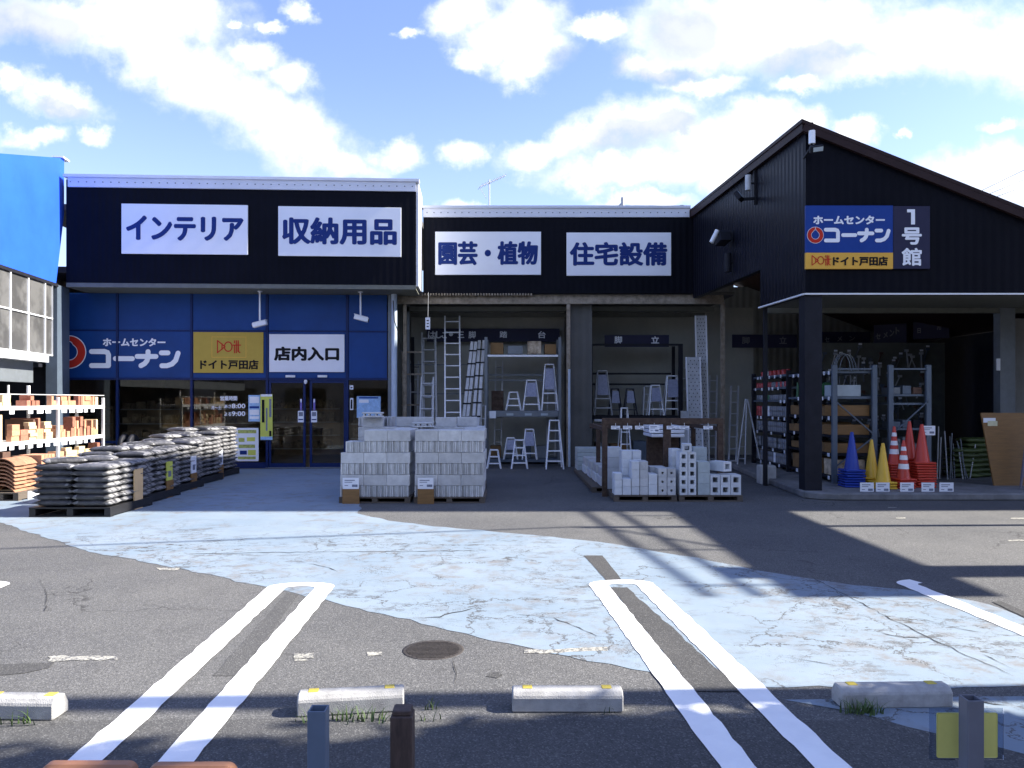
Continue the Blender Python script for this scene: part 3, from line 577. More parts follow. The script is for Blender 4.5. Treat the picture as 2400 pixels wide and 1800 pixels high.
for py, o in ((724, 0.9), (738, 1.9)):
    b = MB(MF.T); z = m2(1200,py,o)[1]; b.box(-2.87, xa-0.003, o, o+0.08, z-0.06, z+0.06); part('ceiling_beam', b, GREENB, bay); b = MB(MF.T); b.box(xb+0.003, 5.3, o, o+0.08, z-0.06, z+0.06); part('ceiling_beam', b, GREENB, bay)
def tube_light(px0, px1, py, off, lab):
    (x0, z), (x1, _) = m2(px0,py,off), m2(px1,py,off); t = thing('tube_light', lab, 'light', ((x0+x1)/2, Y2+off, z), group='unlit tube lights under the bay eave')
    b = MB(MF.T); b.box(x0, x1, off, off+0.09, z+0.02, z+0.05); part('housing', b, WHITEP, t); b = MB(MF.T); b.tube((x0+0.03, off+0.045, z), (x1-0.03, off+0.045, z), 0.018, 8); part('lamp_tube', b, SHELFW, t)
tube_light(978,1092,711,0.35,'unlit tube light under the eave above the tall extension ladders'); tube_light(1164,1278,711,0.35,'unlit tube light under the eave above the stepladder shelf')
tube_light(1452,1512,707,0.3,'unlit tube light under the eave, above the second bay sign'); tube_light(1568,1625,707,0.3,'unlit tube light under the eave by the tall metal planks')

# ------------------------------------------------------------------ black shed with the slanting roof
YS = 13.1; SF = Fr(0, YS); CX = 5.007
shed = thing('black_shed', 'black clad shed with a brown slanting roof and open front', 'shed', (9, 16, 0))
RZ, SL, SB = 6.43, 0.398, 3.47
XE = 12.2
b = MB(); 
b.prism([(CX,SB),(XE,SB),(XE,RZ-SL*(XE-CX)-0.02),(CX,RZ-0.02)], YS, YS+0.15, plane='xz'); part('front_gable', b, BLACK, shed)
LW = Fr(CX, YS, math.atan2(19.2-13.1, 4.53-5.007)); yaw = math.atan2(6.1, -0.477)
# side wall along the ridge: runs from the front corner back to the bay fascia
SWl = math.hypot(6.1, 0.477); ux, uy = -0.477/SWl, 6.1/SWl
def sw(s, z, o=0.0): return (CX+ux*s+uy*o, YS+uy*s-ux*o, z)
s1 = 1.93
b = MB()
poly = [(0.0,SB),(s1,SB),(s1,4.22),(SWl,4.22),(SWl,RZ-0.02),(0.0,RZ-0.02)]
n = len(poly); vs = [sw(s, z) for s, z in poly] + [sw(s, z, 0.14) for s, z in poly]
b.add(vs, [(0,1,2,5),(2,3,4,5),(n+5,n+2,n+1,n+0),(n+5,n+4,n+3,n+2)] + [(i, (i+1) % n, n+(i+1) % n, n+i) for i in range(n)]); part('side_cladding', b, BLACKY, shed)
b = MB()          # roof slab, with a folded brown verge
yb = 24.3
b.add([(CX-0.10,YS-0.10,RZ),(XE+0.4,YS-0.10,RZ-SL*(XE+0.5-CX)),(XE+0.4,yb,RZ-SL*(XE+0.5-CX)),(CX-0.95,yb,RZ)] + [(CX-0.10,YS-0.10,RZ-0.06),(XE+0.4,YS-0.10,RZ-SL*(XE+0.5-CX)-0.06),(XE+0.4,yb,RZ-SL*(XE+0.5-CX)-0.06),(CX-0.95,yb,RZ-0.06)],
      [(0,1,2,3),(7,6,5,4),(0,4,5,1),(1,5,6,2),(2,6,7,3),(3,7,4,0)]); part('roof', b, DARKTRIM, shed)
b = MB(); b.bar((CX-0.06,YS-0.06,RZ-0.13),(XE+0.3,YS-0.06,RZ-SL*(XE+0.36-CX)-0.13),0.07,0.14); b.bar(Vector(sw(-0.06,RZ-0.13,-0.05)), Vector(sw(SWl+0.2,RZ-0.13,-0.05)), 0.07, 0.14); part('verge_trim', b, DARKTRIM, shed)
b = MB(); b.bar((CX-0.02,YS-0.012,SB+0.005),(XE,YS-0.012,SB+0.005),0.05,0.026); b.bar(Vector(sw(-0.02,SB+0.005,-0.02)),Vector(sw(s1,SB+0.005,-0.02)),0.05,0.026); part('drip_edge', b, WHITEP, shed)
b = MB(); b.prism([(CX+0.15,YS+0.15),(XE,YS+0.15),(XE,15.0),(4.96,15.0)], SB-0.0, SB+0.05); part('soffit', b, GREENB, shed)
b = MB(); b.box(CX+0.0, CX+0.29, YS+0.02, YS+0.30, 0.12, SB-0.003); part('column', b, DSTEEL, shed)
p = sw(s1-0.05, 0, 0.08); b = MB(); b.box(p[0]-0.035, p[0]+0.035, p[1]-0.035, p[1]+0.035, 0.0, SB-0.003); part('column', b, DSTEEL, shed)
b = MB(); b.box(6.0, 6.9, 23.9, 24.1, 0.12, 5.9); b.box(6.9, 13.5, 23.9, 24.1, 0.12, 5.2); part('rear_panel', b, BAYW, shed)
b = MB(); b.prism([(13.1,0.12),(24.0,0.12),(24.0,3.4),(13.1,3.4)], XE-0.05, XE+0.1, plane='yz'); part('end_panel', b, DSTEEL, shed)
yb2 = 15.6; q = lambda px, py: P(px, py, yb2)
b = MB(); b.box(5.2, XE-0.06, yb2, yb2+0.15, q(2100,733).z, q(2100,712).z); part('cross_beam', b, GREENB, shed)
b = MB(); b.box(q(2343,800).x, q(2378,800).x, yb2-0.02, yb2+0.2, 0.12, q(2100,712).z-0.003); part('post', b, GREYM, shed)
b = MB(); b.box(q(2392,800).x, XE-0.06, yb2+0.4, yb2+0.5, 0.12, SB-0.1); part('inner_panel', b, BAYW, shed)

# ------------------------------------------------------------------ neighbour with the bright blue upper wall (runs towards the camera)
ndir = Vector((0.139, -1.0)).normalized()                     # from the far corner towards the camera, drifting to the right
NF = Fr(-10.36, 17.45, math.atan2(1.0, -0.139))                # local x runs away from the camera
nb = thing('blue_building', 'neighbouring building with bright blue upper wall above frosted windows', 'building', (-11.5, 14.5, 0))
nx = lambda px, py, o=0: NF.hit(px, py, o)
L0 = -9.5
b = MB(NF.T); b.prism([(L0,4.32),(0.0,4.32),(0.42,6.0),(0.42,7.30),(L0,7.30-0.28*(0.42-L0))], 0, 3.0, plane='xz'); part('upper_wall', b, BLUEW, nb)
b = MB(NF.T); b.box(0.25, 0.60, -0.05, 0.20, 7.265, 7.30); part('gutter_end', b, WHITEP, nb)
b = MB(NF.T); b.box(L0, 0.05, -0.03, 0.1, 4.25, 4.32); part('window_head', b, DSTEEL, nb)
zb, zt = 2.66, 4.25
xs = [nx(px, 750)[0] for px in (104, 65, 23)]; step = xs[0]-xs[1]
edges = [nx(122,750)[0]] + xs
while edges[-1] > L0+0.5: edges.append(edges[-1]-step*1.02)
for a, c in zip(edges, edges[1:]):
    for z0, z1 in ((zb, (zb+zt)/2+0.03), ((zb+zt)/2+0.03, zt)):
        b = MB(NF.T); f = 0.028
        b.box(c, c+f, -0.02, 0.05, z0, z1); b.box(a-0.002, a, -0.02, 0.05, z0, z1); b.box(c+f, a-0.002, -0.02, 0.05, z0, z0+f); w_ = part('window', b, WHITEP, nb)
        b = MB(NF.T); b.box(c+f, a-0.002, 0.01, 0.03, z0+f, z1); part('pane', b, FROST, w_)
b = MB(NF.T); b.box(L0, nx(103,840)[0], -0.10, 0.14, 2.50, 2.66); part('lower_beam', b, WHITEP, nb)
b = MB(NF.T); b.box(L0, nx(95,860)[0], 0.15, 0.3, 2.05, 2.50); part('awning_box', b, GREYM, nb)
b = MB(NF.T); b.box(L0, 0.2, 2.6, 2.8, 0, 2.5); b.box(L0, 0.2, 0.3, 2.8, 2.42, 2.5); part('inner_wall', b, DSTEEL, nb); b = MB(NF.T); b.box(0.2, 0.35, 0.25, 7.0, 0, 4.2); b.box(L0, 0.2, 0.16, 2.8, 4.05, 4.2); part('end_panel', b, DSTEEL, nb)
x = nx(135, 800, -0.02)[0]; b = MB(NF.T); b.box(x-0.02, x+0.62, -0.02, 0.22, 0, 4.30); part('corner_post', b, GREYB, nb)

# ------------------------------------------------------------------ things out of the frame that shade the lot
b = MB(); b.box(13.7, 24, 12.06, 20.5, 0, 15.55); 
t = thing('office_block', 'plain beige office block beyond the black shed', 'building', (18, 16, 0)); part('wall', b, FAR, t)
for k in range(4):
    for j in range(3):
        b = MB(); x0 = 14.6+j*3.1; b.box(x0, x0+1.8, 12.03, 12.055, 1.6+3.5*k, 3.0+3.5*k); part('window', b, GLASS, t)
t = thing('pole_sign', 'tall two post sign board with a lattice railing on top', 'sign', (13.1, 9.5, 0))
b = MB(); b.tube((13.1,10.4,0),(13.1,10.4,9.2),0.07,12); part('post', b, GREYM, t)
b = MB(); b.box(12.9,13.3,7.45,7.95,0,8.2); part('post', b, GREYM, t)
b = MB(); b.box(12.95,13.25,6.75,12.2,6.85,8.0); part('sign_board', b, CAPW, t)
b = MB(); b.bar((13.1,6.8,8.30),(13.1,12.2,8.72),0.06,0.06); b.bar((13.1,6.8,8.62),(13.1,12.2,9.10),0.06,0.06)
for yy_ in (7.2,8.85,10.4,11.4): b.bar((13.1,yy_,8.0),(13.1,yy_,8.75),0.05,0.05)
b.bar((13.1,8.85,8.0),(13.1,10.4,9.0),0.04,0.04); part('lattice_railing', b, GREYM, t)
solo('overhead_cable', MB().path([Vector((13.1,10.45,9.2)), Vector((2,7.9,9.25)), Vector((-20,3,10))], 0.03, 6), DSTEEL, 'thick black cable slung across high over the lot', 'cable')
solo('utility_pole', MB().tube((9.2,4.52,0),(9.2,4.52,11.6),0.15,14,0.10), CONCW, 'round concrete utility pole at the edge of the lot', 'utility pole')
solo('utility_pole', MB().tube((-20,3,0),(-20,3,11),0.15,14,0.10), CONCW, 'round concrete utility pole beyond the blue building', 'utility pole')
def tree(x, y, h, rx, ry, lab, seed):
    rr = random.Random(seed); t = thing('shade_tree', lab, 'tree', (x, y, 0)); b = MB(); b.tube((x,y,0),(x,y,h*0.45),0.13,10,0.09)
    for k in range(7):
        a = rr.uniform(0, 6.28); b.tube((x,y,h*rr.uniform(.3,.45)), (x+math.cos(a)*rx*.7, y+math.sin(a)*ry*.7, h*rr.uniform(.6,.9)), 0.05, 6, 0.015)
    part('trunk', b, BARKM, t)
    b = MB(); cl = [(rr.gauss(0,.42), rr.gauss(0,.42), rr.uniform(-.8,.9)) for _ in range(46)]
    for _ in range(9000):
        c = rr.choice(cl); px_, py_, pz_ = (x+rx*(c[0]+rr.gauss(0,.13)), y+ry*(c[1]+rr.gauss(0,.13)), h*0.62+h*0.36*(c[2]+rr.gauss(0,.13)))
        M = Matrix.Translation((px_,py_,pz_)) @ Matrix.Rotation(rr.uniform(0,6.28),4,'Z') @ Matrix.Rotation(rr.uniform(-1.3,1.3),4,'X'); s = rr.uniform(.07,.13)
        b.add([(-s*.5,0,0),(0,-s,0.01),(s*.5,0,0),(0,s,0.01)], [(0,1,2,3)], False, M)
    part('crown', b, LEAFM, t, fix=False)
tree(7.0, 3.2, 7.2, 1.6, 0.85, 'leafy roadside tree standing beside the parking bays', 3)
tree(8.6, 2.0, 7.6, 1.9, 1.3, 'second leafy roadside tree, nearer the street', 5)
tree(5.2, 3.3, 4.6, 1.2, 0.7, 'small leafy tree beside the utility pole', 9)
tree(8.8, 3.55, 7.4, 1.5, 0.6, 'tall leafy tree behind the utility pole', 11)
b = MB(); b.box(-40, 40, -24, -20, 0, 7.5); t = thing('street_building', 'long low building across the street', 'building', (0,-22,0)); part('wall', b, FAR, t)
for k in range(16):
    b = MB(); b.box(-38+k*5, -36+k*5+1, -19.99, -19.96, 1, 2.6); part('window', b, GLASS, t)
# ------------------------------------------------------------------ sign boards
def board(fr, px, off, m, name, label, cat='sign', th=0.04, edge=None, group=None):
    x0, x1, z0, z1 = fr.rect(*px, off); c = fr.T @ Vector(((x0+x1)/2, off, z0)); t = thing(name, label, cat, c, 0, group)
    b = MB(fr.T); b.box(x0, x1, off, off+th, z0, z1); part('board', b, m, t, 0.004); return t
def sign_text(fr, t, body, px, off, m, bold=0.03): return text(body, fr, *fr.rect(*px, off), off, m, t, bold)
def big_sign(fr, px, body, tpx, lab):
    t = board(fr, px, -0.05, SIGNW, 'sign_board', lab); sign_text(fr, t, body, tpx, -0.054, NAVY, 0.045)
big_sign(LF, (284.5,477,580.5,597), 'インテリア', (295,504,571,566), 'white sign with five navy katakana letters on the black shop fascia')
big_sign(LF, (652,483,940,602), '収納用品', (661,508,930,575), 'white sign with four navy kanji on the black shop fascia')
big_sign(MF, (1020,543,1268,644), '園芸・植物', (1027,565,1261,622), 'white sign with a navy dot between kanji, on the bay fascia')
big_sign(MF, (1328,545,1573,646), '住宅設備', (1335,567,1564,623), 'white sign with four navy kanji, on the bay fascia beside the shed')
t = board(SF, (1888.5,481.5,2093,592), -0.06, BLUESH, 'store_sign', 'blue white lettered sign with a red ring on the shed gable', th=0.05)
x0, x1, z0, z1 = SF.rect(1888.5,592,2093,630,-0.06); b = MB(); b.box(x0, x1, YS-0.06, YS-0.01, z0, z1-0.002); part('lower_board', b, ORG, t)
sign_text(SF, t, 'ホームセンター', (1906,505,2074,526), -0.065, VINW, 0.055)
konan(SF, *SF.rect(1930,534,2088,568,-0.065), -0.065, VINW, t)
a, zc = SF.hit(1911,551,-0.064); ring_logo(SF, a, zc, 19.5/F*YS, -0.064, t)
doit(SF, *SF.rect(1902,598,1947,622.5,-0.065), -0.065, t); sign_text(SF, t, 'ドイト戸田店', (1952,601,2081,623), -0.065, INK, 0.05)
t = board(SF, (2093.5,483,2180,630), -0.055, SIGND, 'building_number_sign', 'dark vertical sign with a white numeral one and two kanji', th=0.045)
x0, x1, z0, z1 = SF.rect(2126,490.5,2144.5,526,-0.06); b = MB(); xm = x1-(x1-x0)*.5; zf1 = z1-(z1-z0)*.2; b.add([(xm,YS-.06,z0),(x1,YS-.06,z0),(x1,YS-.06,z1),(xm,YS-.06,z1),(x0,YS-.06,z1),(x0,YS-.06,zf1),(xm,YS-.06,zf1)], [(0,1,2,3,6),(6,3,4,5)]); part('lettering', b, VINW, t, fix=False)
sign_text(SF, t, '号', (2113.5,533,2160.5,573.5), -0.06, VINW, 0.045); sign_text(SF, t, '館', (2113,581,2160.5,623), -0.06, VINW, 0.035)
t = thing('store_lettering', 'white lettering and red ring sign on the blue entrance panels', 'sign', LF.T @ Vector((e(310), WOFF, zpb)))
o_ = WOFF-0.012
sign_text(LF, t, 'ホームセンター', (241,792,388,812), o_, VINW, 0.05); konan(LF, *LF.rect(207,818,425,863,o_), o_, VINW, t)
a, zc = LF.hit(162,825,o_); ring_logo(LF, a, zc, 39/F*18.75, o_, t)
t = board(LF, (453,778,617,874), WOFF-0.035, YEL, 'store_sign', 'dull yellow sign with red logo beside the white entrance sign', th=0.03)
x0, x1, z0, z1 = LF.rect(496,789,577,838,WOFF-0.038); fw = 0.012; b = MB(LF.T)
b.box(x0,x1,WOFF-0.038,WOFF-0.036,z0,z0+fw); b.box(x0,x1,WOFF-0.038,WOFF-0.036,z1-fw,z1); b.box(x0,x0+fw,WOFF-0.038,WOFF-0.036,z0+fw,z1-fw); b.box(x1-fw,x1,WOFF-0.038,WOFF-0.036,z0+fw,z1-fw); part('logo_border', b, ORG, t)
doit(LF, *LF.rect(508,797,564,828,WOFF-0.038), WOFF-0.038, t); sign_text(LF, t, 'ドイト戸田店', (469,843,606,866), WOFF-0.038, INK, 0.045)
t = board(LF, (631,783,807,872), WOFF-0.045, SIGNW, 'entrance_sign', 'white entrance sign with four black kanji above the doors', th=0.04); sign_text(LF, t, '店内入口', (642,812,795,846), WOFF-0.048, INK, 0.06)
t = thing('opening_hours', 'white opening hours lettering on the dark window by the yellow banner', 'sign', LF.T @ Vector((e(545), WOFF, 1.4)))
go = WOFF+0.026
for body, px in [('営業時間', (516,928,556,939)), ('月〜土', (495,951,519,960)), ('あさ', (526,948,542,957)), ('8:00', (543,946,575,957)), ('よる', (526,966,542,975)), ('9:00', (543,964,575,975))]: sign_text(LF, t, body, px, go, VINW, 0.03)
# inner bay signs
def bay_sign(fr, px, off, chars, lab, m=VINW):
    t = board(fr, px, off, SIGND, 'hanging_sign', lab, th=0.02, group='dark category signs over the racks')
    for c, p in chars: sign_text(fr, t, c, p, off-0.004, m, 0.03)
B1 = Fr(0, 21.6)
bay_sign(B1, (1000,770,1312,801), 0, [('は',(1003,776,1020,793)),('し',(1022,776,1036,793)),('ご',(1036,776,1050,793)),('・',(1052,779,1062,788)),('三',(1073,777,1088,792)),('脚',(1098,776,1115,793)),('踏',(1171,776,1189,792)),('台',(1261,776,1279,793))], 'long dark sign with spaced white characters behind the extension ladders')
bay_sign(Fr(0,20.6), (1417,785,1568,813), 0, [('脚',(1440,788,1458,805)),('立',(1526,788,1545,805))], 'short dark sign with two white kanji atop the second bay rack')
GREYV = mat('grey_vinyl', (0.16, 0.16, 0.165), 0.5, 0, 0.05)  # plain grey lettering, darker than the white vinyl on the bay signs
bay_sign(Fr(0,21.3), (1716,784,1868,815), 0, [('脚',(1739,789,1757,806)),('立',(1826,789,1844,806))], 'dim dark sign with two grey kanji deep inside the shed', GREYV)
bay_sign(Fr(0,22.0), (1925,778,2040,815), 0, [('セ',(1933,790,1944,802)),('メ',(1962,788,1974,800)),('ン',(1990,787,2004,799))], 'dim dark sign with three grey katakana deep inside the shed', GREYV)
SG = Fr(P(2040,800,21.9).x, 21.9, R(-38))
bay_sign(SG, (2048,762,2125,808), 0, [('セ',(2052,782,2064,795)),('メ',(2070,778,2081,792)),('ン',(2085,773,2096,788)),('ト',(2099,767,2108,783))], 'angled dim sign with four grey katakana over the shed tool display', GREYV)
bay_sign(SG, (2140,742,2225,792), 0, [('日',(2150,769,2158,781)),('用',(2196,757,2206,773))], 'angled dim sign with two grey kanji over the shed tool display', GREYV)

# ------------------------------------------------------------------ posters and stickers on the shop front
def poster(fr, px, off, m, lab, marks=(), name='poster', cat='poster'):
    t = board(fr, px, off, m, name, lab, cat, 0.008)
    for (a, c, d_, f_, mm) in marks:
        w_, h_ = px[2]-px[0], px[3]-px[1]; x0, x1, z0, z1 = fr.rect(px[0]+a*w_, px[1]+c*h_, px[0]+d_*w_, px[1]+f_*h_, off-0.003); b = MB(fr.T); b.box(x0, x1, off-0.003, off-0.001, z0, z1); part('print', b, mm, t)
    return t
go = WOFF+0.018
poster(LF, (582,926,610,988), go, PAPB, 'pale blue price poster inside the glass next to the lime banner', [(.1,.06,.9,.3,PAPER),(.1,.42,.9,.5,BLUESH),(.1,.55,.9,.75,PAPER),(.1,.8,.9,.9,PAPER)])
poster(LF, (610,924,639,1031), WOFF-0.035, LIMEY, 'tall lime banner hung on the door pillar', [(.05,.0,.95,.05,PAPER),(.12,.12,.34,.62,INK),(.72,.1,.9,.5,PRINT),(.45,.3,.58,.8,PRINT),(.72,.8,.9,.92,INK),(.02,.93,.98,1.0,PAPB)], 'banner', 'banner')
poster(LF, (836,929,892,979), go, PAPB, 'pale blue square poster inside the glass beside the white downpipe', [(.1,.03,.9,.1,BLUESH),(.1,.15,.5,.3,PAPER)])
poster(LF, (512,1004,549,1072), go, PAPB, 'blue notice behind the furthest soil bags', [(.1,.1,.6,.5,PAPER),(.2,.6,.9,.9,NAVY)])
poster(LF, (551,1003,606,1081), go, PAPER, 'white flyer sheet with green and yellow pictures by the door pillar', [(.12,.06,.9,.16,PAPG),(.15,.3,.4,.42,PAPG),(.5,.28,.85,.40,LIMEY),(.15,.5,.85,.6,PAPG),(.2,.68,.5,.8,NAVY),(.55,.66,.88,.82,LIMEY),(.12,.86,.88,.94,PAPG)])
for a, lab in ((698, 'narrow white and violet sticker on the sliding door nearer the banner'), (729, 'narrow white and violet sticker on the sliding door nearer the block pallet')):
    poster(LF, (a,963,a+14,990), WOFF-0.012, PAPER, lab, [(.15,.1,.85,.45,PRINT),(.1,.7,.9,.8,NAVY)], 'door_sticker', 'sticker')
    poster(LF, (a+5,935,a+10,962), WOFF-0.012, mat('violet_vinyl', (0.16,0.12,0.42), .5), lab.replace('narrow white and violet', 'slim violet strip').replace('sticker ', 'pull '), [(.2,.0,.8,.3,PAPER)], 'door_sticker', 'sticker')
poster(LF, (819,903,828,913), go, VINW, 'small white square mark high on the pane beside the doors', [(.3,.4,.8,.7,INK)], 'window_sticker', 'sticker')
poster(LF, (820,933,828,961), go, VINW, 'upright white outlined mark on the pane beside the doors', [(.25,.12,.75,.9,INK)], 'window_sticker', 'sticker')

# ------------------------------------------------------------------ fixtures: cameras, floodlights, antenna, lines
def camera_fix(fr, px, ytop, ybot, off, yaw, lab):
    x, z1 = fr.hit(px, ytop, off); _, z0 = fr.hit(px, ybot, off); p = fr.T @ Vector((x, off, 0)); z1 = BB-0.10
    t = thing('security_camera', lab, 'security camera', (p.x, p.y, z1), yaw, 'white security cameras under the black fascia')
    h = z1-z0
    b = MB(); b.tube((0,0,-0.0),(0,0,-h+0.08),0.022,10); b.tube((0,0,-0.02),(0,0,0),0.06,12); part('drop_pole', b, WHITEP, t, world=False)
    b = MB(); M = Matrix.Translation((0.02,-0.06,-h)) @ Matrix.Rotation(R(14),4,'Y'); b.box(-0.17,0.17,-0.065,0.065,-0.055,0.055,M); b.box(-0.19,0.15,-0.075,0.075,0.055,0.068,M); part('camera_body', b, WHITEP, t, 0.01, world=False)
    b = MB(); b.lathe([(0.045,0),(0.04,0.02)],12,M @ Matrix.Translation((0.17,0,0)) @ Matrix.Rotation(R(90),4,'Y')); part('camera_lens', b, INK, t, world=False)
camera_fix(LF, 609, 672, 759, 0.45, R(180), 'white security camera on a long drop pole over the yellow sign'); camera_fix(LF, 845, 672, 747, 0.45, R(8), 'white security camera on a long drop pole beside the downpipe')
t = thing('flood_light', 'black floodlight under a silver canister near the shed ridge corner', 'floodlight', SF.T @ Vector((SF.hit(1905,330,-0.1)[0], -0.1, 5.8)))
x, z = SF.hit(1903,322,-0.1); b = MB(); b.tube((x,YS-0.1,z-0.11),(x,YS-0.1,z+0.11),0.055,14); b.tube((x,YS-0.02,z),(x,YS-0.1,z),0.02,8); part('ballast_canister', b, ALU, t)
x2, z2 = SF.hit(1910,352,-0.2); b = MB(); M = Matrix.Translation((x2,YS-0.26,z2)) @ Matrix.Rotation(R(28),4,'X') @ Matrix.Rotation(R(-8),4,'Y'); b.box(-0.11,0.11,-0.03,0.04,-0.055,0.055,M); hd = part('lamp_head', b, DSTEEL, t, 0.008)
b = MB(); b.box(-0.06,0.10,-0.036,-0.031,-0.035,0.035,M); part('lamp_face', b, ROLLM, hd)
b = MB(); b.bar((x,YS-0.1,z-0.11),(x2-0.1,YS-0.2,z2-0.02),0.025,0.025); b.bar((x2-0.12,YS-0.01,z2-0.08),(x2-0.1,YS-0.22,z2),0.03,0.03); part('bracket', b, DSTEEL, t)
def on_side(px, py):            # point on the shed side wall
    d = Vector(((px-1200)/F, 1, (940-py)/F)); nn = Vector((uy, -ux, 0)); t_ = (Vector((CX, YS, 0))-Vector((0,0,H))).dot(nn)/d.dot(nn); return Vector((0,0,H))+d*t_
def off_side(p, o): return p + Vector((-uy, ux, 0))*o
p = on_side(1772,430); t = thing('flood_light', 'black floodlight under a silver canister half way along the shed side wall', 'floodlight', p)
b = MB(); q_ = off_side(p,0.16); b.tube(q_-Vector((0,0,.14)), q_+Vector((0,0,.16)), 0.06, 14); part('ballast_canister', b, ALUD, t)
b = MB(); b.bar(off_side(p,.02)+Vector((0,0,.28)), off_side(p,.02)-Vector((0,0,.42)), .05,.04); b.bar(off_side(p,.02), q_, .03,.03); b.bar(off_side(p,.03)-Vector((0,0,.3)), off_side(p,.26)-Vector((.03,0,.32)), .05,.05); part('bracket', b, DSTEEL, t)
b = MB(); M = Matrix.Translation(off_side(p,.34)-Vector((.03,0.05,.28))) @ Matrix.Rotation(R(60),4,'Z') @ Matrix.Rotation(R(-35),4,'X'); b.box(-.13,.13,-.05,.04,-.09,.09,M); hd = part('lamp_head', b, DSTEEL, t, .01); b = MB(); b.box(-.09,.09,-.056,-.051,-.06,.06,M); part('lamp_face', b, ROLLM, hd)
p = on_side(1716,556); t = thing('wall_lamp', 'hooded silver wall lamp low on the shed side wall', 'lamp', p); b = MB(); M = Matrix.Translation(off_side(p,.2)) @ Matrix.Rotation(R(95),4,'Z')
b.prism([(-.2,-.10),(.2,-.16),(.2,.1),(.05,.17),(-.1,.10)],-.12,.12,M,'xz'); part('hood', b, DSTEEL, t, .01); b = MB(); M = Matrix.Translation(off_side(p,.42)+Vector((0,-.05,-.0))); b.tube(M@Vector((-.05,0,-.13)), M@Vector((.08,0,.13)), .05, 10); part('lamp_bulb', b, ALU, t)
p = on_side(1716,616); b = MB(); c_ = off_side(p,.10); b.tube(c_-Vector((0,0,.2)), c_+Vector((0,0,.2)), .075, 14); b.bar(p, c_, .03, .03); solo('wall_canister', b, DSTEEL, 'dark upright canister on the shed side wall below the hooded lamp', 'canister')
# antenna and roof pipe, distant wires
p = P(1147,490,21.2); t = thing('tv_antenna', 'thin rooftop aerial on a mast behind the bay fascia', 'aerial', (p.x, 21.2, FT-0.45))
top = P(1147,425,21.2); b = MB(); b.tube((p.x,21.2,FT-0.45), top+Vector((0,0,.05)), .018, 8); part('mast', b, ALUD, t)
a_, c_ = P(1124,438,21.0), P(1185,411,21.5); b = MB(); b.tube(a_, c_, .012, 6); part('boom', b, ALUD, t)
for k in range(9):
    q_ = a_.lerp(c_, .04+k*.115); L_ = .24-.012*k; b = MB(); b.tube(q_-Vector((L_*.35,-L_,.02)), q_+Vector((L_*.35,-L_,.02)), .006, 5); part('element', b, ALUD, t)
b = MB(); b.tube(a_, P(1140,465,21.2), .006, 5); part('stay_wire', b, ALUD, t)
p = P(1459,488,20.6); t = thing('roof_pipe', 'short grey vent pipe on the bay roof', 'vent pipe', p); b = MB(); b.tube(p-Vector((0,0,.45)), P(1459,463,20.6), .045, 10); part('pipe', b, ALUD, t); b = MB(); b.tube(P(1459,474,20.6), P(1450,483,20.6), .02, 6); part('stay', b, ALUD, t)
b = MB(); r_ = [P(1598+11*math.cos(R(a)), 490-9*math.sin(R(a)), 19.4) for a in range(0,181,20)]; b.path(r_, .012, 6); solo('conduit_loop', b, ALUD, 'small bent conduit loop on the parapet by the shed', 'conduit')
for k, (y0, y1) in enumerate([(447,397),(462,421),(474,438)]):
    solo('power_line', MB().path([P(2150,y0+80-k*8,60), P(2300,y0,60), P(2420,y1-8,60), P(2700,y1-110,60)], .02, 6), DSTEEL, ['topmost thin power line behind the shed roof', 'middle thin power line behind the shed roof', 'lowest thin power line behind the shed roof'][k], 'power line', 'power lines behind the shed')

# ------------------------------------------------------------------ parking stops, posts, rail, weeds
def stop(px0, px1, ybase, yaw, lab):
    a_, c_ = G(px0, ybase), G(px1, ybase); L_ = (c_-a_).length; mid = (a_+c_)/2; hh, dd = .110, .135
    M = Matrix.Translation((mid.x, mid.y, 0)) @ Matrix.Rotation(yaw, 4, 'Z')
    t = thing('parking_stop', lab, 'parking stop', (mid.x, mid.y, 0.0), yaw, 'concrete parking stops')
    b = MB(); b.prism([(0,0),(dd,0),(dd,.06),(dd-.03,hh),(.03,hh),(0,.082)], -L_/2, L_/2, plane='yz'); part('block', b, STOPC, t, .008, world=False)
    for s in (-1, 1):
        b = MB(); b.box(s*L_*.36-.026, s*L_*.36+.026, .05, .10, hh-.001, hh+.003); part('reflector', b, YREF, t, .003, world=False)
    return t
stop(-60,126,1689,R(-2),'concrete parking stop cut by the picture edge, beside the first hairpin line'.replace('picture edge','frame edge')); stop(699,946,1675,R(8),'concrete parking stop behind the blue-grey and brown posts'); stop(1200,1462,1671,R(0),'concrete parking stop beside the wide second hairpin line'); stop(1972,2238,1661,R(2),'concrete parking stop with a moss and weed covered end')
def post(px0, px1, ytop, d_, m, lab, name='square_post', hollow=True, dep=None):
    x0, x1 = (px0-1200)/F*d_, (px1-1200)/F*d_; z = H-(ytop-940)/F*d_; dp = dep or (x1-x0); t = thing(name, lab, 'post', ((x0+x1)/2, d_+dp/2, 0))
    b = MB(); w_ = .006
    if hollow:
        b.box(x0,x1,d_,d_+w_,0,z); b.box(x0,x1,d_+dp-w_,d_+dp,0,z); b.box(x0,x0+w_,d_+w_,d_+dp-w_,0,z); b.box(x1-w_,x1,d_+w_,d_+dp-w_,0,z); b.box(x0+w_,x1-w_,d_+w_,d_+dp-w_,z-.12,z-.11)
    else: b.box(x0,x1,d_,d_+dp,0,z-.02); b.box(x0+.006,x1-.006,d_+.006,d_+dp-.006,z-.02,z)
    part('tube', b, m, t, .0015 if hollow else .004); return t
post(720,762,1668,2.72,mat('blue_grey_post_paint',(0.10,0.14,0.20),.5,0,.12),'short open-topped blue-grey square post'); post(914,966,1668,2.80,BROWNP,'short rusty brown square post','square_post',False)
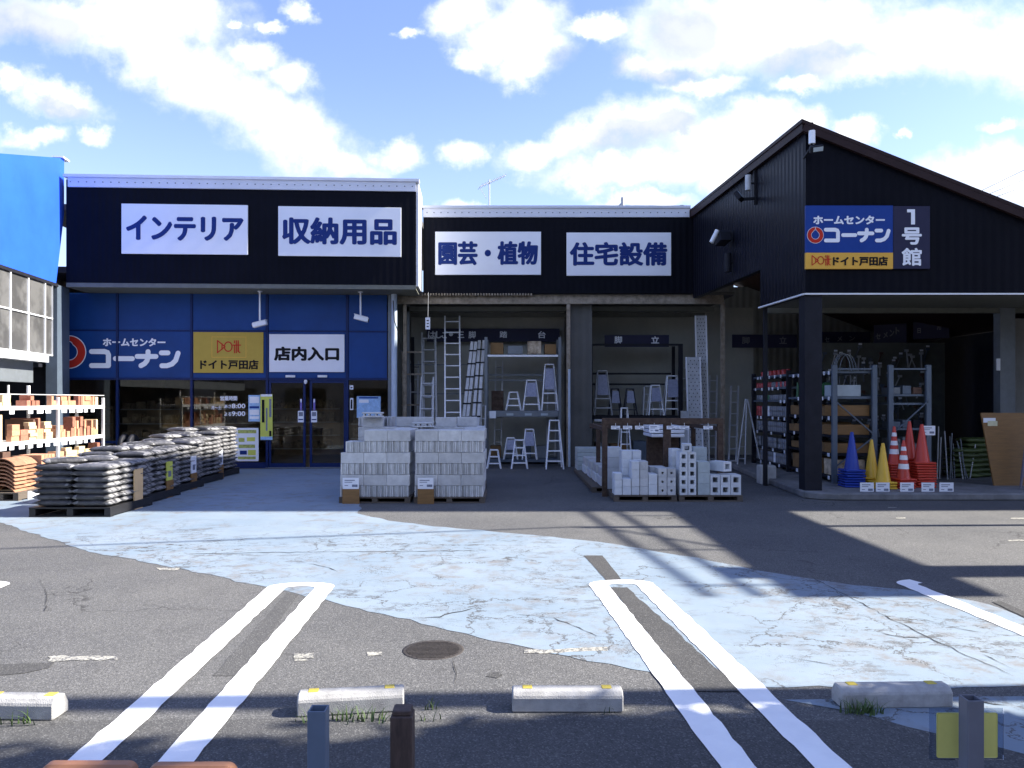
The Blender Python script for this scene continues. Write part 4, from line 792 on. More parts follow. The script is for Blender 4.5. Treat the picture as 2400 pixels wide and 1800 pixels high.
post(2270,2307,1643,2.72,mat('grey_post_paint',(0.12,0.125,0.15),.5,0,.12),'short grey square post with a yellow sign wired to it', dep=.062)
YF = Fr(0,2.83); t = board(YF, (2196,1671,2338,1776), 0, mat('faded_yellow_plate',(0.58,0.55,0.15),.55,0,.08), 'yellow_plate', 'faded yellow plate in a clear sleeve behind the grey post', 'plate', .003)
x0, x1, z0, z1 = YF.rect(2178,1660,2352,1781,.006); b = MB(YF.T); b.box(x0,x1,.006,.009,z0,z1); part('clear_sleeve', b, CLEAR, t)
def rail(px0, px1, ytop, lab):
    d_ = 2.35; x0, x1 = (px0-1200)/F*d_, (px1-1200)/F*d_; z = H-(ytop-940)/F*d_; r_ = .03; t = thing('barrier_rail', lab, 'barrier', ((x0+x1)/2, d_, 0), group='orange rounded barrier boards')
    poly = [(x0,z-.22),(x1,z-.22)] + [(x1-r_+r_*math.cos(R(a)), z-r_+r_*math.sin(R(a))) for a in range(0,91,15)] + [(x0+r_+r_*math.cos(R(a)), z-r_+r_*math.sin(R(a))) for a in range(90,181,15)]
    b = MB(); b.prism(poly, d_, d_+.045, plane='xz'); part('board', b, TERRA, t, .008)
    for s in (x0+.04, x1-.04): b = MB(); b.box(s-.015, s+.015, d_+.01, d_+.035, 0, z-.22); part('leg', b, DSTEEL, t)
rail(90,312,1795,'orange rounded barrier board under the outer hairpin leg'); rail(340,548,1798,'orange rounded barrier board under the inner hairpin leg')
def weed(x, y, n, h, lab, seed, spread=.12, z0=0.0):
    rr = random.Random(seed); b = MB()
    for _ in range(n):
        a = rr.uniform(0,6.28); L_ = h*rr.uniform(.5,1.1); w_ = rr.uniform(.003,.007); bx, by = rr.gauss(0,spread*.4), rr.gauss(0,.02); lean = rr.uniform(.2,1.0); dx, dy = math.cos(a), math.sin(a); pts = []
        for k in range(5):
            t_ = k/4; pts.append(Vector((bx+dx*lean*L_*t_*t_, by+dy*lean*L_*t_*t_*.7, L_*t_*(1-.35*lean*t_))))
        sx, sy = -dy, dx; vs = []
        for k, p_ in enumerate(pts): ww = w_*(1-k/4.3); vs += [(p_.x-sx*ww, p_.y-sy*ww, p_.z), (p_.x+sx*ww, p_.y+sy*ww, p_.z)]
        b.add(vs, [(2*k,2*k+1,2*k+3,2*k+2) for k in range(4)])
    return place('weed', b.mesh('weed', WEEDM, fix=False), lab, 'weed', (x, y, z0))
for (px, py, n, h, lab, sd_, sp) in [(860,1690,70,.085,'spreading grassy weeds along the stop behind the two posts',1,.4),(2030,1672,80,.09,'dense weed tuft over the mossy parking stop end',2,.13),(25,1698,16,.10,'small weed at the base of the stop at the frame edge',3,.15),(1008,1660,7,.11,'long thin weed beyond the end of the brown post stop',4,.05),(1425,1668,16,.06,'tiny weed sprig at the stop by the second hairpin',5,.05)]:
    p = G(px, py); weed(p.x, p.y, n, h, lab, sd_, sp)
# ------------------------------------------------------------------ pallets
def pallet(x0, x1, y0, y1, h, m, lab, gap_front=2):
    t = thing('pallet', lab, 'pallet', ((x0+x1)/2, (y0+y1)/2, 0)); b = MB(); n = 7; st = (x1-x0)/n
    b.box(x0, x1, y0, y1, h-.022, h); part('deck', b, m, t, .003)
    for k in range(gap_front+1):
        w_ = .09; xx = x0+(x1-x0-w_)*k/gap_front; b = MB(); b.box(xx, xx+w_, y0+.005, y1-.005, .02, h-.0225); part('bearer', b, m, t, .003)
    b = MB(); b.box(x0, x1, y0, y0+.09, 0, .0195); part('bottom_board', b, m, t); b = MB(); b.box(x0, x1, y1-.09, y1, 0, .0195); part('bottom_board', b, m, t); return t
# concrete blocks: two face shells and four webs, so the cores and the grooved ends are real
BLn, BT_, BH = .370, .0922, .177
b = MB(); sh = .029
b.box(-BLn/2, BLn/2, -BT_/2+.001, -BT_/2+sh, 0, BH); b.box(-BLn/2, BLn/2, BT_/2-sh, BT_/2-.001, 0, BH)
for xx in (-BLn/2+.024, -BLn/6-.014, BLn/6-.014, BLn/2-.052): b.box(xx, xx+.028, -BT_/2+sh, BT_/2-sh, 0, BH-.002)
BLOCK = b.mesh('concrete_block', CONC, .005)
def block(x, y, z, rz, lab, rot=None): return place('concrete_block', BLOCK, lab, 'concrete block', (x, y, z), rz, 'concrete blocks on the block pallets', rot)
def block_pallet(x0, y0, nm, top_cols, cut5, z0=.10, rows_top=6):
    for ly in range(6):
        z = z0+ly*.180; jx = rnd.uniform(-.008, .008)
        if ly % 2 == 0:                                       # end-on layer
            for i in range(12):
                if ly == 4 and i < cut5: continue
                block(x0+jx+BT_*(i+.5)+rnd.uniform(-.002,.002), y0+BLn/2+rnd.uniform(-.006,.006), z, R(90), f'end-on concrete block, {ORD[i]} across, {ORD[ly]} layer, {nm}')
            for r in (1, 2): block(x0+jx+BT_*11.5, y0+BLn*(r+.5)+.004*r, z, R(90), f'end-on concrete block, row {["","two","three"][r]} behind in the {ORD[ly]} layer, {nm}')
        else:
            cols = top_cols if ly == 5 else (0, 1, 2); nr = rows_top if ly == 5 else 1
            for i in cols:
                for r in range(nr): block(x0+jx+.374*(i+.5), y0+BT_*(r+.5)+rnd.uniform(-.002,.002)+.003, z, rnd.choice((0, R(180))), f'long-faced concrete block, {ORD[i]} across, {ORD[r]} deep, {ORD[ly]} layer, {nm}')
            for r in range(nr, 12): block(x0+jx+.374*2.5, y0+BT_*(r+.5)+.004, z, 0, f'long-faced concrete block, third across, {ORD[r]} deep, {ORD[ly]} layer, {nm}')
XA, XB = -2.775, -1.568
block_pallet(XA, 12.42, 'pallet nearer the entrance', (1, 2), 1); block_pallet(XB, 12.42, 'pallet nearer the bay post', (0, 1, 2), 0)
pallet(XA-.02, XA+1.13, 12.40, 13.52, .10, PALW, 'wooden pallet under the block stack nearer the entrance'); pallet(XB-.02, XB+1.13, 12.40, 13.52, .10, PALW, 'wooden pallet under the block stack nearer the bay post')
for x0, nm in ((XA, 'rear pallet nearer the entrance'), (XB-.05, 'rear pallet nearer the bay post')):
    pallet(x0-.02, x0+1.13, 13.80, 14.9, .10, PALW, f'wooden {nm} behind the front block stack')
    for ly in range(6):
        for i in range(3):
            for r in range(2 if ly == 5 else 1): block(x0+.374*(i+.5), 13.84+BT_*(r+.5), .10+ly*.180, 0, f'long-faced concrete block, {ORD[i]} across, {ORD[r]} deep, {ORD[ly]} layer, {nm}')
            if ly == 5: block(x0+.374*(i+.5), 14.3, .10+ly*.180, 0, f'long-faced concrete block, {ORD[i]} across, set back, sixth layer, {nm}')
    for i in range(12): block(x0+BT_*(i+.5), 14.68, .10+5*.180, R(90), f'end-on concrete block, {ORD[i]} across, back row, {nm}')
zt = .10+6*.180
def bpx(px, d_): return (px-1200)/F*d_
block(bpx(874,13.9), 13.9, zt, R(4), 'concrete block standing on top of the rear pallet nearer the entrance'); block(bpx(877,13.9), 13.90-.06, zt+.180+BT_/2, 0, 'concrete block lying with three dark holes showing, above the pale poster pane', (R(90), 0, R(3)))
block(bpx(852,14.3), 14.3, zt, R(85), 'end-on concrete block on the rear stack just before the downpipe')
for k, px in enumerate((903, 917)): block(bpx(px,14.5), 14.5, zt, R(78+k*9), ['tilted loose block behind the downpipe base on the rear stack', 'second tilted loose block behind the downpipe base on the rear stack'][k])
block(bpx(953,14.2), 14.2, zt-.03+.03, R(5), 'concrete block bridging the gap between the rear stacks'); block(bpx(994,13.9), 13.86, zt+BT_/2, 0, 'concrete block lying with dark holes forward, under the grey extension ladder', (R(90), 0, R(-3)))
block(bpx(993,14.2), 14.2, zt, R(2), 'darker concrete block under the foot of the grey extension ladder'); block(bpx(1046,13.95), 13.95, zt, R(-2), 'concrete block standing under the tall bright ladder'); block(bpx(1095,14.3), 14.3, zt, R(3), 'concrete block standing under the slanting ladders')

# ------------------------------------------------------------------ card stands
def card(x0, x1, z0, z1, y, lab, back=None, name='price_card'):
    t = thing(name, lab, 'price card', ((x0+x1)/2, y, z0 if back is None else back)); w_, h_ = x1-x0, z1-z0; b = MB(); b.box(x0, x1, y, y+.006, z0, z1); part('card', b, PAPER, t)
    for a, c, d_, f_ in ((.12,.18,.75,.26),(.12,.36,.6,.42),(.58,.60,.92,.82),(.12,.66,.34,.72)): b = MB(); b.box(x0+w_*a, x0+w_*d_, y-.002, y-.0005, z1-h_*f_, z1-h_*c); part('print', b, PRINT, t)
    if back is not None: b = MB(); b.box(x0-.005, x1+.005, y+.007, y+.03, back, z0+.02); part('stand_board', b, WOOD, t)
    return t
for px0, px1, nm in ((803, 841, 'nearer the entrance'), (979, 1016, 'nearer the bay post')):
    y_ = 12.30; a, c = bpx(px0,y_), bpx(px1,y_); zf = lambda py: H-(py-940)/F*y_
    card(a, c, zf(1146), zf(1120), y_, f'white price card on a brown board before the block pallet {nm}', .0)

# ------------------------------------------------------------------ hollow and solid blocks by the rusty rack
def hollow(nm, s, dpt, hole, m, round_=False):
    b = MB(); h = s/2; g_ = hole/2
    if not round_:
        b.box(-h,h,0,dpt,0,h-g_); b.box(-h,h,0,dpt,h+g_,s); b.box(-h,-g_,0,dpt,h-g_,h+g_); b.box(g_,h,0,dpt,h-g_,h+g_)
    else:
        n = 16; sq = []; ci = []
        for i in range(n):
            a = 2*math.pi*i/n+math.pi/4; k = h/max(abs(math.cos(a)), abs(math.sin(a))); sq.append((k*math.cos(a), h+k*math.sin(a))); ci.append((g_*math.cos(a), h+g_*math.sin(a)))
        vs = [(x, 0, z) for x, z in sq+ci] + [(x, dpt, z) for x, z in sq+ci]; fs = []
        for i in range(n):
            j = (i+1) % n; fs += [(i, j, n+j, n+i), (2*n+j, 2*n+i, 3*n+i, 3*n+j), (j, i, 2*n+i, 2*n+j), (n+i, n+j, 3*n+j, 3*n+i)]
        b.add(vs, fs)
    return b.mesh(nm, m)
HB = hollow('hollow_block', .139, .30, .072, CONCW); HS = hollow('hollow_block', .145, .30, .042, CONC, True); HG = hollow('hollow_block', .163, .34, .088, CONCW)
def solid_mesh(w_, d_, h_, m): b = MB(); b.box(-w_/2, w_/2, 0, d_, 0, h_); return b.mesh('kerb_block', m, .004)
SC = {}
yP = 12.62; s_ = yP/F
def pile(px0, px1, pt, pb, y, kind, lab, rz=0):
    k_ = y/F; x = ((px0+px1)/2-1200)*k_; z = H-(pb-940)*k_; w_, h_ = (px1-px0)*k_-.003, (pb-pt)*k_-.002
    if kind in ('HB','HS','HG'):
        o = place('hollow_block', {'HB':HB,'HS':HS,'HG':HG}[kind], lab, 'hollow block', (x, y, z), rz, 'square hollow concrete blocks'); base = {'HB':.139,'HS':.145,'HG':.163}[kind]; o.scale = (w_/base, 1, h_/base); return o
    key = (round(w_,3), round(h_,3), kind)
    if key not in SC: SC[key] = solid_mesh(w_, .30, h_, {'W':CONCW,'G':CONCG,'C':CONC}[kind])
    return place('kerb_block', SC[key], lab, 'solid block', (x, y, z), rz, 'solid pale concrete blocks')
def stackp(px0, px1, pt, pb, n, y, kind, nm, rz=0):
    for i in range(n):
        a = pb-(pb-pt)*(i+1)/n; c = pb-(pb-pt)*i/n; pile(px0, px1, a, c, y, kind, f'{ {"HB":"square-holed","HS":"small round-holed","HG":"wide square-holed","W":"pale solid","G":"green-grey solid","C":"grey solid"}[kind]} block, {ORD[i]} from the bottom, {nm}', rz)
pb = 1160
stackp(1440,1458,1109,pb,3,yP,'W','first column beside the rusty post'); stackp(1459,1479,1122,pb,2,yP,'W','second column from the rusty post')
stackp(1480,1499,1081,pb,4,yP,'W','third column from the rusty post'); stackp(1500,1519,1081,pb,4,yP,'C','fourth column from the rusty post')
stackp(1520,1541,1111,pb,2,yP,'W','column beside the round-holed blocks'); stackp(1543,1563,1098,pb,3,yP,'HS','round-holed column beside the solid blocks'); stackp(1564,1584,1098,pb,3,yP,'HS','round-holed column beside the pallet gap')
stackp(1593,1612,1060,pb,5,yP,'HB','tall square-holed column beside the pallet gap'); stackp(1613,1632,1060,pb,5,yP,'HB','tall square-holed column beside the green-grey blocks'); stackp(1599,1621,1040,1060,1,yP,'HB','crowning the tall square-holed columns',R(-9))
stackp(1636,1664,1082,pb,3,yP,'G','column between tall and wide square-holed blocks')
for k, (a, c) in enumerate(((1665,1688),(1689,1712),(1713,1737))): stackp(a,c,1113,pb,2,yP,'HG',f'{ORD[k]} wide-holed column from the green-grey blocks')
stackp(1693,1717,1082,1105,1,yP+.05,'HG','alone on top of the wide-holed columns',R(26))
y2 = yP+.36; pb2 = 940+(H-.105)/y2*F
stackp(1457,1481,1056,pb2,5,y2,'W','back row column behind the second column'); stackp(1482,1503,1056,pb2,5,y2,'W','back row column behind the third column'); stackp(1524,1560,1094,pb2,3,y2,'C','back row column behind the round-holed blocks'); stackp(1574,1597,1052,pb2,5,y2,'W','back row column behind the pallet gap')
stackp(1625,1657,1048,pb2,5,y2+.1,'G','back row column behind the green-grey blocks')
y3 = 13.5; pb3 = 940+(H-.105)/y3*F; stackp(1424,1456,1048,pb3,4,y3,'W','rear column just behind the rusty post')
pallet(bpx(1438,yP), bpx(1586,yP), yP-.03, yP+.85, .104, PALW, 'wooden pallet under the solid and round-holed blocks'); pallet(bpx(1591,yP), bpx(1740,yP), yP-.03, yP+.85, .104, PALW, 'wooden pallet under the square-holed blocks')
for k in range(5):
    b = MB(); b.box(1.46, 2.12, 17.2, 17.8, .1+k*.10, .195+k*.10); solo('slab', b, CONCG, f'green-grey paving slab, {ORD[k]} from the bottom, in the pile by the bay pier', 'paving slab', 'paving slabs by the bay pier', .006)
for k, yy_ in enumerate((16.4, 15.5, 14.7, 14.0)):
    for j in range(2):
        b = MB(); w_ = .34-.03*j; b.box(1.62+.02*k-w_/2+.1, 1.62+.02*k+w_/2+.1, yy_, yy_+.6-.1*j, .1+.17*j, .265+.17*j); solo('kerb_stone', b, (CONCW, CONC)[j], f'{("pale lower","grey upper")[j]} kerb stone, {ORD[k]} pile from the bay pier along the rusty rack', 'kerb stone', 'kerb stones along the rusty rack', .008)
pallet(1.44, 2.14, 13.85, 17.85, .099, PALW, 'long wooden pallet under slabs and kerb stones')
# rusty steel rack over the blocks
t = thing('steel_rack', 'rust-brown welded steel rack standing over the block pallets', 'rack', (2.6, 13.3, 0)); yr = 13.25; k_ = yr/F; zb1, zb2 = H-(994-940)*k_, H-(980-940)*k_
rx = lambda px: (px-1200)*k_
b = MB(); b.box(rx(1412), rx(1696), yr, yr+.09, zb1, zb2); part('top_beam', b, RUST, t, .003)
for a, c in ((1412,1424),(1556,1573),(1683,1696)): b = MB(); b.box(rx(a), rx(c), yr+.005, yr+.085, 0, zb1-.001); part('post', b, RUST, t, .003)
b = MB(); b.box(rx(1412), rx(1696), 15.4, 15.49, 1.10, 1.2); part('rear_beam', b, RUST, t)
for a in (1430, 1580, 1690): b = MB(); x = rx(a); b.box(x, x+.08, 15.405, 15.485, 0, 1.099); part('post', b, RUST, t, .003)
for a in (1412, 1684): b = MB(); x = rx(a); b.box(x, x+.07, yr+.09, 15.4, zb1-.12, zb1-.05); part('side_rail', b, RUST, t)
for k, (a, c, d_, f_) in enumerate(((1432,1453,998,1006),(1460,1481,998,1006),(1488,1509,998,1006),(1521,1545,996,1014),(1562,1584,998,1006),(1592,1615,998,1006),(1648,1670,998,1006))):
    tc_ = card(rx(a), rx(c), H-(f_-940)*k_, H-(d_-940)*k_, yr-.02, f'{"larger white" if k == 3 else "white"} price card, {ORD[k]} from the bay post under the rusty rack beam')
    b = MB(); xx = (rx(a)+rx(c))/2; b.tube((xx, yr-.015, H-(d_-940)*k_), (xx, yr-.015, zb1+.02), .004, 6); part('hanger', b, WHITEP, tc_)

# ------------------------------------------------------------------ ladders
def stepladder(px0, px1, ytop, ybot, d_, steps, lab, m=ALU, panel=False, z0=None, group='aluminium stepladders in the bay'):
    k_ = d_/F; xa, xb = (px0-1200)*k_, (px1-1200)*k_; zb_ = H-(ybot-940)*k_ if z0 is None else z0; zt_ = H-(ytop-940)*k_; h = zt_-zb_; xm = (xa+xb)/2; hw = (xb-xa)/2; tw = hw*.52; dep = h*.26
    t = thing('stepladder', lab, 'stepladder', (xm, d_, zb_), group=group); th = .024
    for s in (-1, 1):
        b = MB(); b.bar((xm+s*hw, d_-dep, zb_), (xm+s*tw, d_-.03, zt_-.02), th, .04); part('front_leg', b, m, t)
        b = MB(); b.bar((xm+s*hw*.95, d_+dep, zb_), (xm+s*tw, d_+.06, zt_-.03), th, .03); part('rear_leg', b, m, t)
    for i in range(steps):
        f_ = (i+.85)/(steps+.85); w_ = hw+(tw-hw)*f_; y_ = d_-dep+(dep-.03)*f_; b = MB(); b.box(xm-w_, xm+w_, y_-.01, y_+.07, zb_+h*f_-.03, zb_+h*f_); part('step', b, m, t)
    b = MB(); b.box(xm-tw-.01, xm+tw+.01, d_-.09, d_+.10, zt_-.03, zt_); part('top_cap', b, m, t, .005)
    if panel: b = MB(); f0, f1 = .45, .9; b.add([(xm-(hw+(tw-hw)*f0)*.85, d_-dep*(1-f0)-.06, zb_+h*f0),(xm+(hw+(tw-hw)*f0)*.85, d_-dep*(1-f0)-.06, zb_+h*f0),(xm+(hw+(tw-hw)*f1)*.85, d_-dep*(1-f1)-.06, zb_+h*f1),(xm-(hw+(tw-hw)*f1)*.85, d_-dep*(1-f1)-.06, zb_+h*f1)], [(0,1,2,3)]); part('paper_label', b, mat('pale_label_paper',(0.26,0.28,0.38),.6,0,.2,20), t)
    return t
dR = 20.3; zS = H-(962-940)/F*dR
stepladder(1186,1221,918,960,dR,2,'two step stepladder on the rack shelf, shortest of three',z0=zS); stepladder(1226,1265,890,960,dR,3,'middle stepladder of three on the first bay rack shelf',panel=True,z0=zS); stepladder(1269,1306,853,960,dR,4,'tallest stepladder on the first bay rack shelf',panel=True,z0=zS)
stepladder(1142,1174,1053,1098,18.85,2,'two step stepladder on the ground beside the block pallet',z0=0); stepladder(1199,1236,1030,1098,18.85,3,'middle stepladder on the ground before the rack',z0=0); stepladder(1279,1319,984,1098,18.85,4,'tall stepladder on the ground beside the pale bay pipe',z0=0)
stepladder(1181,1213,1025,1066,20.0,2,'short stepladder under the rack shelf, blue tinted label',panel=True,z0=.14); stepladder(1224,1258,1005,1066,20.0,3,'taller stepladder under the rack shelf',panel=True,z0=.14)
d2_ = 20.6; z2_ = H-(973-940)/F*d2_
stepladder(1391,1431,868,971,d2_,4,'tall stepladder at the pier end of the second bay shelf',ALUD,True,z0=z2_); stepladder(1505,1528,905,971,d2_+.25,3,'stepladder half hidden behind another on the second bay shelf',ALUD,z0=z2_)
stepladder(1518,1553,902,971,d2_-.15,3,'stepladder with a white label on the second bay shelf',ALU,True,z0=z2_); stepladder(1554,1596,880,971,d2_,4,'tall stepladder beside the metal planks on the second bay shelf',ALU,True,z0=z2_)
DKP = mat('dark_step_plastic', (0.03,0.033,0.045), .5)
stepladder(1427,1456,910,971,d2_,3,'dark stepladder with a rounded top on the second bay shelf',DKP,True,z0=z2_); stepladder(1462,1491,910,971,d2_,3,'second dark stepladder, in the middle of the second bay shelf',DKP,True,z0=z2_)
stepladder(1450,1476,955,1052,19.8,4,'bright stepladder behind the rusty rack, before the second bay shelf',ALU,z0=0)
def ladder(p0, p1, wd, n, lab, m=ALU, rail=.05, name='extension_ladder', sec=True, wt=None):
    p0, p1 = Vector(p0), Vector(p1); t = thing(name, lab, 'ladder', p0, group='tall ladders leaning in the bay'); wt = wt or wd; u = (p1-p0)
    for s in (-1, 1): b = MB(); b.bar(p0+Vector((s*wd/2,0,0)), p1+Vector((s*wt/2,0,0)), .036, rail, up=(0,1,0)); part('rail', b, m, t)
    for i in range(n):
        f_ = (i+.5)/n; c_ = p0+u*f_; w_ = wd+(wt-wd)*f_; b = MB(); b.tube(c_-Vector((w_/2,0,0)), c_+Vector((w_/2,0,0)), .019, 8); part('rung', b, m, t)
    if sec:
        for s in (-1, 1): b = MB(); b.bar(p0+Vector((s*(wd/2-.035),.07,.0)), p0+u*.96+Vector((s*(wt/2-.035),.07,0)), .024, rail*.9, up=(0,1,0)); part('inner_rail', b, m, t)
    return t
zf = lambda py, d_: H-(py-940)/F*d_
def lad(px0, pxt, ytop, d0, d1, wpx, n, lab, **k): return ladder((bpx(px0,d0), d0, 0.0), (bpx(pxt,d1), d1, zf(ytop,d1)), wpx/F*d0, n, lab, **k)
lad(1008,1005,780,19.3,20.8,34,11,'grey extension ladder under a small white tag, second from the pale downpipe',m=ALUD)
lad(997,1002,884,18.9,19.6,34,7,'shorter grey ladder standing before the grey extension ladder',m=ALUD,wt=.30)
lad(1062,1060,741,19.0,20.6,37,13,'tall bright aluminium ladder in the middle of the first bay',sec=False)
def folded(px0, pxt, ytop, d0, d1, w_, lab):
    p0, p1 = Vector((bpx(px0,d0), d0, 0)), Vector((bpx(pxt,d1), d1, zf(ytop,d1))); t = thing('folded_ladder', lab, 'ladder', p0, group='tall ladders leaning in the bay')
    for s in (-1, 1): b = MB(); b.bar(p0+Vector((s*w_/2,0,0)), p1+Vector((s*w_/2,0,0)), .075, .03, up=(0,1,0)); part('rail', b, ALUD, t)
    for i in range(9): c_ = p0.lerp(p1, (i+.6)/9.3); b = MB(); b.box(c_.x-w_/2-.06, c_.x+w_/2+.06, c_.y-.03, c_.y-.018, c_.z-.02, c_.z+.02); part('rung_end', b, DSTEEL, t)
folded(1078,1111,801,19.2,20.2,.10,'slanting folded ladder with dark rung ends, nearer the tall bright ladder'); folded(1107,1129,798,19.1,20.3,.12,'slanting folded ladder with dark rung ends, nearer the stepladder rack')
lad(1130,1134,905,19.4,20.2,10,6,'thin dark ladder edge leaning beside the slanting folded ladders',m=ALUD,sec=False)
# open storage frame and perforated uprights at the downpipe end of the bay
def rackpart(t, pts, nm, m, sx=.04, sy=.04): b = MB(); b.bar(*pts, sx, sy, up=(0,1,0)); return part(nm, b, m, t)
t = thing('ladder_stand', 'open rust-stained stand holding ladders beside the pale downpipe', 'stand', (bpx(960,19.9), 19.9, 0)); d_ = 19.9
for px in (937, 946): rackpart(t, ((bpx(px,d_),d_,0),(bpx(px-2,d_),d_,zf(824,d_))), 'upright', RUSTP, .05)
for py in (825, 877, 949): rackpart(t, ((bpx(934,d_),d_+.05,zf(py,d_)),(bpx(988,d_),d_+.05,zf(py,d_))), 'cross_bar', RUSTP)
d_ = 21.0; rackpart(t, ((bpx(967,d_),d_,0),(bpx(967,d_),d_,zf(790,d_))), 'perforated_upright', DSTEEL, .09, .05)
for py in (855, 923): rackpart(t, ((bpx(945,d_),d_,zf(py,d_)),(bpx(1130,d_),d_,zf(py,d_))), 'rear_bar', GREYM, .03)
t = thing('storage_rack', 'grey steel rack with stepladders on its shelf in the first bay', 'rack', (bpx(1228,20.3), 20.3, 0)); d_ = 20.0
for px in (1139, 1312): rackpart(t, ((bpx(px,d_),d_,0),(bpx(px,d_),d_,zf(790,d_))), 'upright', GREYM, .075, .05); rackpart(t, ((bpx(px,d_),d_+.9,0),(bpx(px,d_),d_+.9,zf(790,d_))), 'upright', GREYM, .075, .05)
for py in (834,): rackpart(t, ((bpx(1143,d_),d_,zf(py,d_)),(bpx(1308,d_),d_,zf(py,d_))), 'beam', ALU, .05, .10)
for py in (876, 889): rackpart(t, ((bpx(1143,d_),d_+.9,zf(py,d_)),(bpx(1308,d_),d_+.9,zf(py,d_))), 'rear_beam', GREYM, .04, .04)
b = MB(); b.box(bpx(1143,d_), bpx(1308,d_), d_-.02, d_+.04, zS-.16, zS-.004); part('shelf_beam', b, GREYM, t, .004); b = MB(); b.box(bpx(1143,d_), bpx(1308,d_), d_+.04, d_+.95, zS-.05, zS-.002); part('shelf_board', b, GREYB, t)
for k, px in enumerate((1147, 1187, 1230, 1268)):
    b = MB(); x = bpx(px,d_-.03); b.box(x, x+(.17 if k == 0 else .18), d_-.032, d_-.024, zS-(.2 if k == 0 else .13), zS-(.01 if k == 0 else .07)); part('price_tag', b, PAPER if k == 0 else ROLLM, t)
b = MB(); b.box(bpx(1143,d_), bpx(1308,d_), d_, d_+.9, .06, .135); part('shelf_board', b, GREYB, t)
for k, (px, m_) in enumerate(((1150,CARD),(1182,GREYM),(1220,GREYB),(1255,GREYM))):
    b = MB(); x = bpx(px,20.7); b.box(x, x+.28, 20.4, 20.8, .138, .138+.32); solo('storage_carton', b, m_, f'dim storage carton, {ORD[k]} along the floor shelf of the first bay rack', 'carton', 'cartons under the first bay rack', .005)
for k, (px, n) in enumerate(((1152, 4),)):
    b = MB(); x = bpx(px,20.5); b.box(x, x+.32, 20.35, 20.7, zS, zS+.52); b.box(x+.02, x+.30, 20.34, 20.35, zS+.1, zS+.13); b.box(x+.02, x+.30, 20.34, 20.35, zS+.3, zS+.33); solo('folding_stool', b, RUST, 'dark rust-red folded stool on the first bay rack shelf', 'stool', None, .01)
b = MB(); b.box(bpx(997,18.9), bpx(1008,18.9), 18.9, 18.912, zf(772,18.9), zf(744,18.9)); t = thing('paper_tag', 'white tag hanging above the grey extension ladder', 'tag', (bpx(1002,18.9), 18.9, zf(772,18.9))); part('tag', b, PAPER, t)
for k in range(3): b = MB(); z_ = zf(750+k*7,18.9); b.box(bpx(1000,18.9), bpx(1005,18.9), 18.896, 18.899, z_-.025, z_); part('print', b, INK, t)
b = MB(); b.tube((bpx(1003,18.9),18.906,zf(744,18.9)), (bpx(1003,18.9),19.0,FB), .003, 5); part('string', b, WHITEP, t)
t = thing('storage_rack', 'dark steel rack with stepladders under the short two kanji sign', 'rack', (bpx(1485,20.5), 20.5, 0)); d_ = 20.3
for px in (1384, 1595): rackpart(t, ((bpx(px,d_),d_,0),(bpx(px,d_),d_,zf(806,d_))), 'upright', DSTEEL, .11, .07); rackpart(t, ((bpx(px,d_),d_+.9,0),(bpx(px,d_),d_+.9,zf(806,d_))), 'upright', DSTEEL, .08, .07)
for py, y_ in ((808,0),(873,.9),(899,.9)): rackpart(t, ((bpx(1390,d_),d_+y_,zf(py,d_)),(bpx(1589,d_),d_+y_,zf(py,d_))), 'beam', DSTEEL, .05, .06)
b = MB(); b.box(bpx(1390,d_), bpx(1589,d_), d_-.02, d_+.9, z2_-.1, z2_-.002); part('shelf_board', b, DSTEEL, t, .004)
b = MB(); b.box(bpx(1393,d_), bpx(1410,d_), d_-.03, d_-.022, z2_-.16, z2_-.1); part('price_tag', b, PAPER, t)
# perforated scaffold planks
def plank(px0, px1, ytop, d_, lab, tilt=.35):
    x0, x1 = bpx(px0,d_), bpx(px1,d_); z = zf(ytop,d_); t = thing('scaffold_plank', lab, 'plank', ((x0+x1)/2, d_, 0), group='perforated metal planks on end'); w_ = x1-x0
    b = MB(); b.add([(x0,d_,0),(x1,d_,0),(x1,d_+tilt,z),(x0,d_+tilt,z),(x0,d_+.05,0),(x1,d_+.05,0),(x1,d_+tilt+.05,z),(x0,d_+tilt+.05,z)], [(0,1,2,3),(7,6,5,4),(0,4,5,1),(1,5,6,2),(2,6,7,3),(3,7,4,0)]); bd = part('deck', b, ALUD, t)
    for s in (x0, x1-.03): b = MB(); b.bar((s+.015,d_-.012,0),(s+.015,d_+tilt-.012,z),.03,.024,up=(0,1,0)); part('side_rail', b, ALU, t)
    b = MB(); nr = int(z/.09)
    for i in range(1, nr):
        f_ = i/nr
        for j in range(3): xx = x0+.06+(w_-.12)*(j+.5*(i % 2))/2.6; b.box(xx, xx+.022, d_+tilt*f_-.004, d_+tilt*f_-.001, z*f_-.012, z*f_+.012)
    part('hole_pattern', b, DSTEEL, bd)
plank(1614,1650,835,19.3,'shorter perforated metal plank standing before the taller one'); plank(1636,1664,736,19.6,'tall perforated metal plank standing on end by the bay post')
b = MB(); b.box(bpx(1596,19.4), bpx(1612,19.4), 19.4, 19.45, 0, zf(963,19.4)); solo('scaffold_plank', b, ALUD, 'short plank end low behind the rusty rack', 'plank', 'perforated metal planks on end')
t = thing('metal_trough', 'pale ribbed metal panel lying on the rusty rack behind its cards', 'panel', (2.9,15.2,1.2)); b = MB(); 
for k in range(3): b.box(rx(1556), rx(1640), 14.4+k*.01, 15.35, .97+k*.075, 1.03+k*.075)
part('panel', b, ALU, t, .01); b = MB(); b.box(rx(1556), rx(1640), 14.9, 15.0, .0, .969); part('support', b, RUST, t)
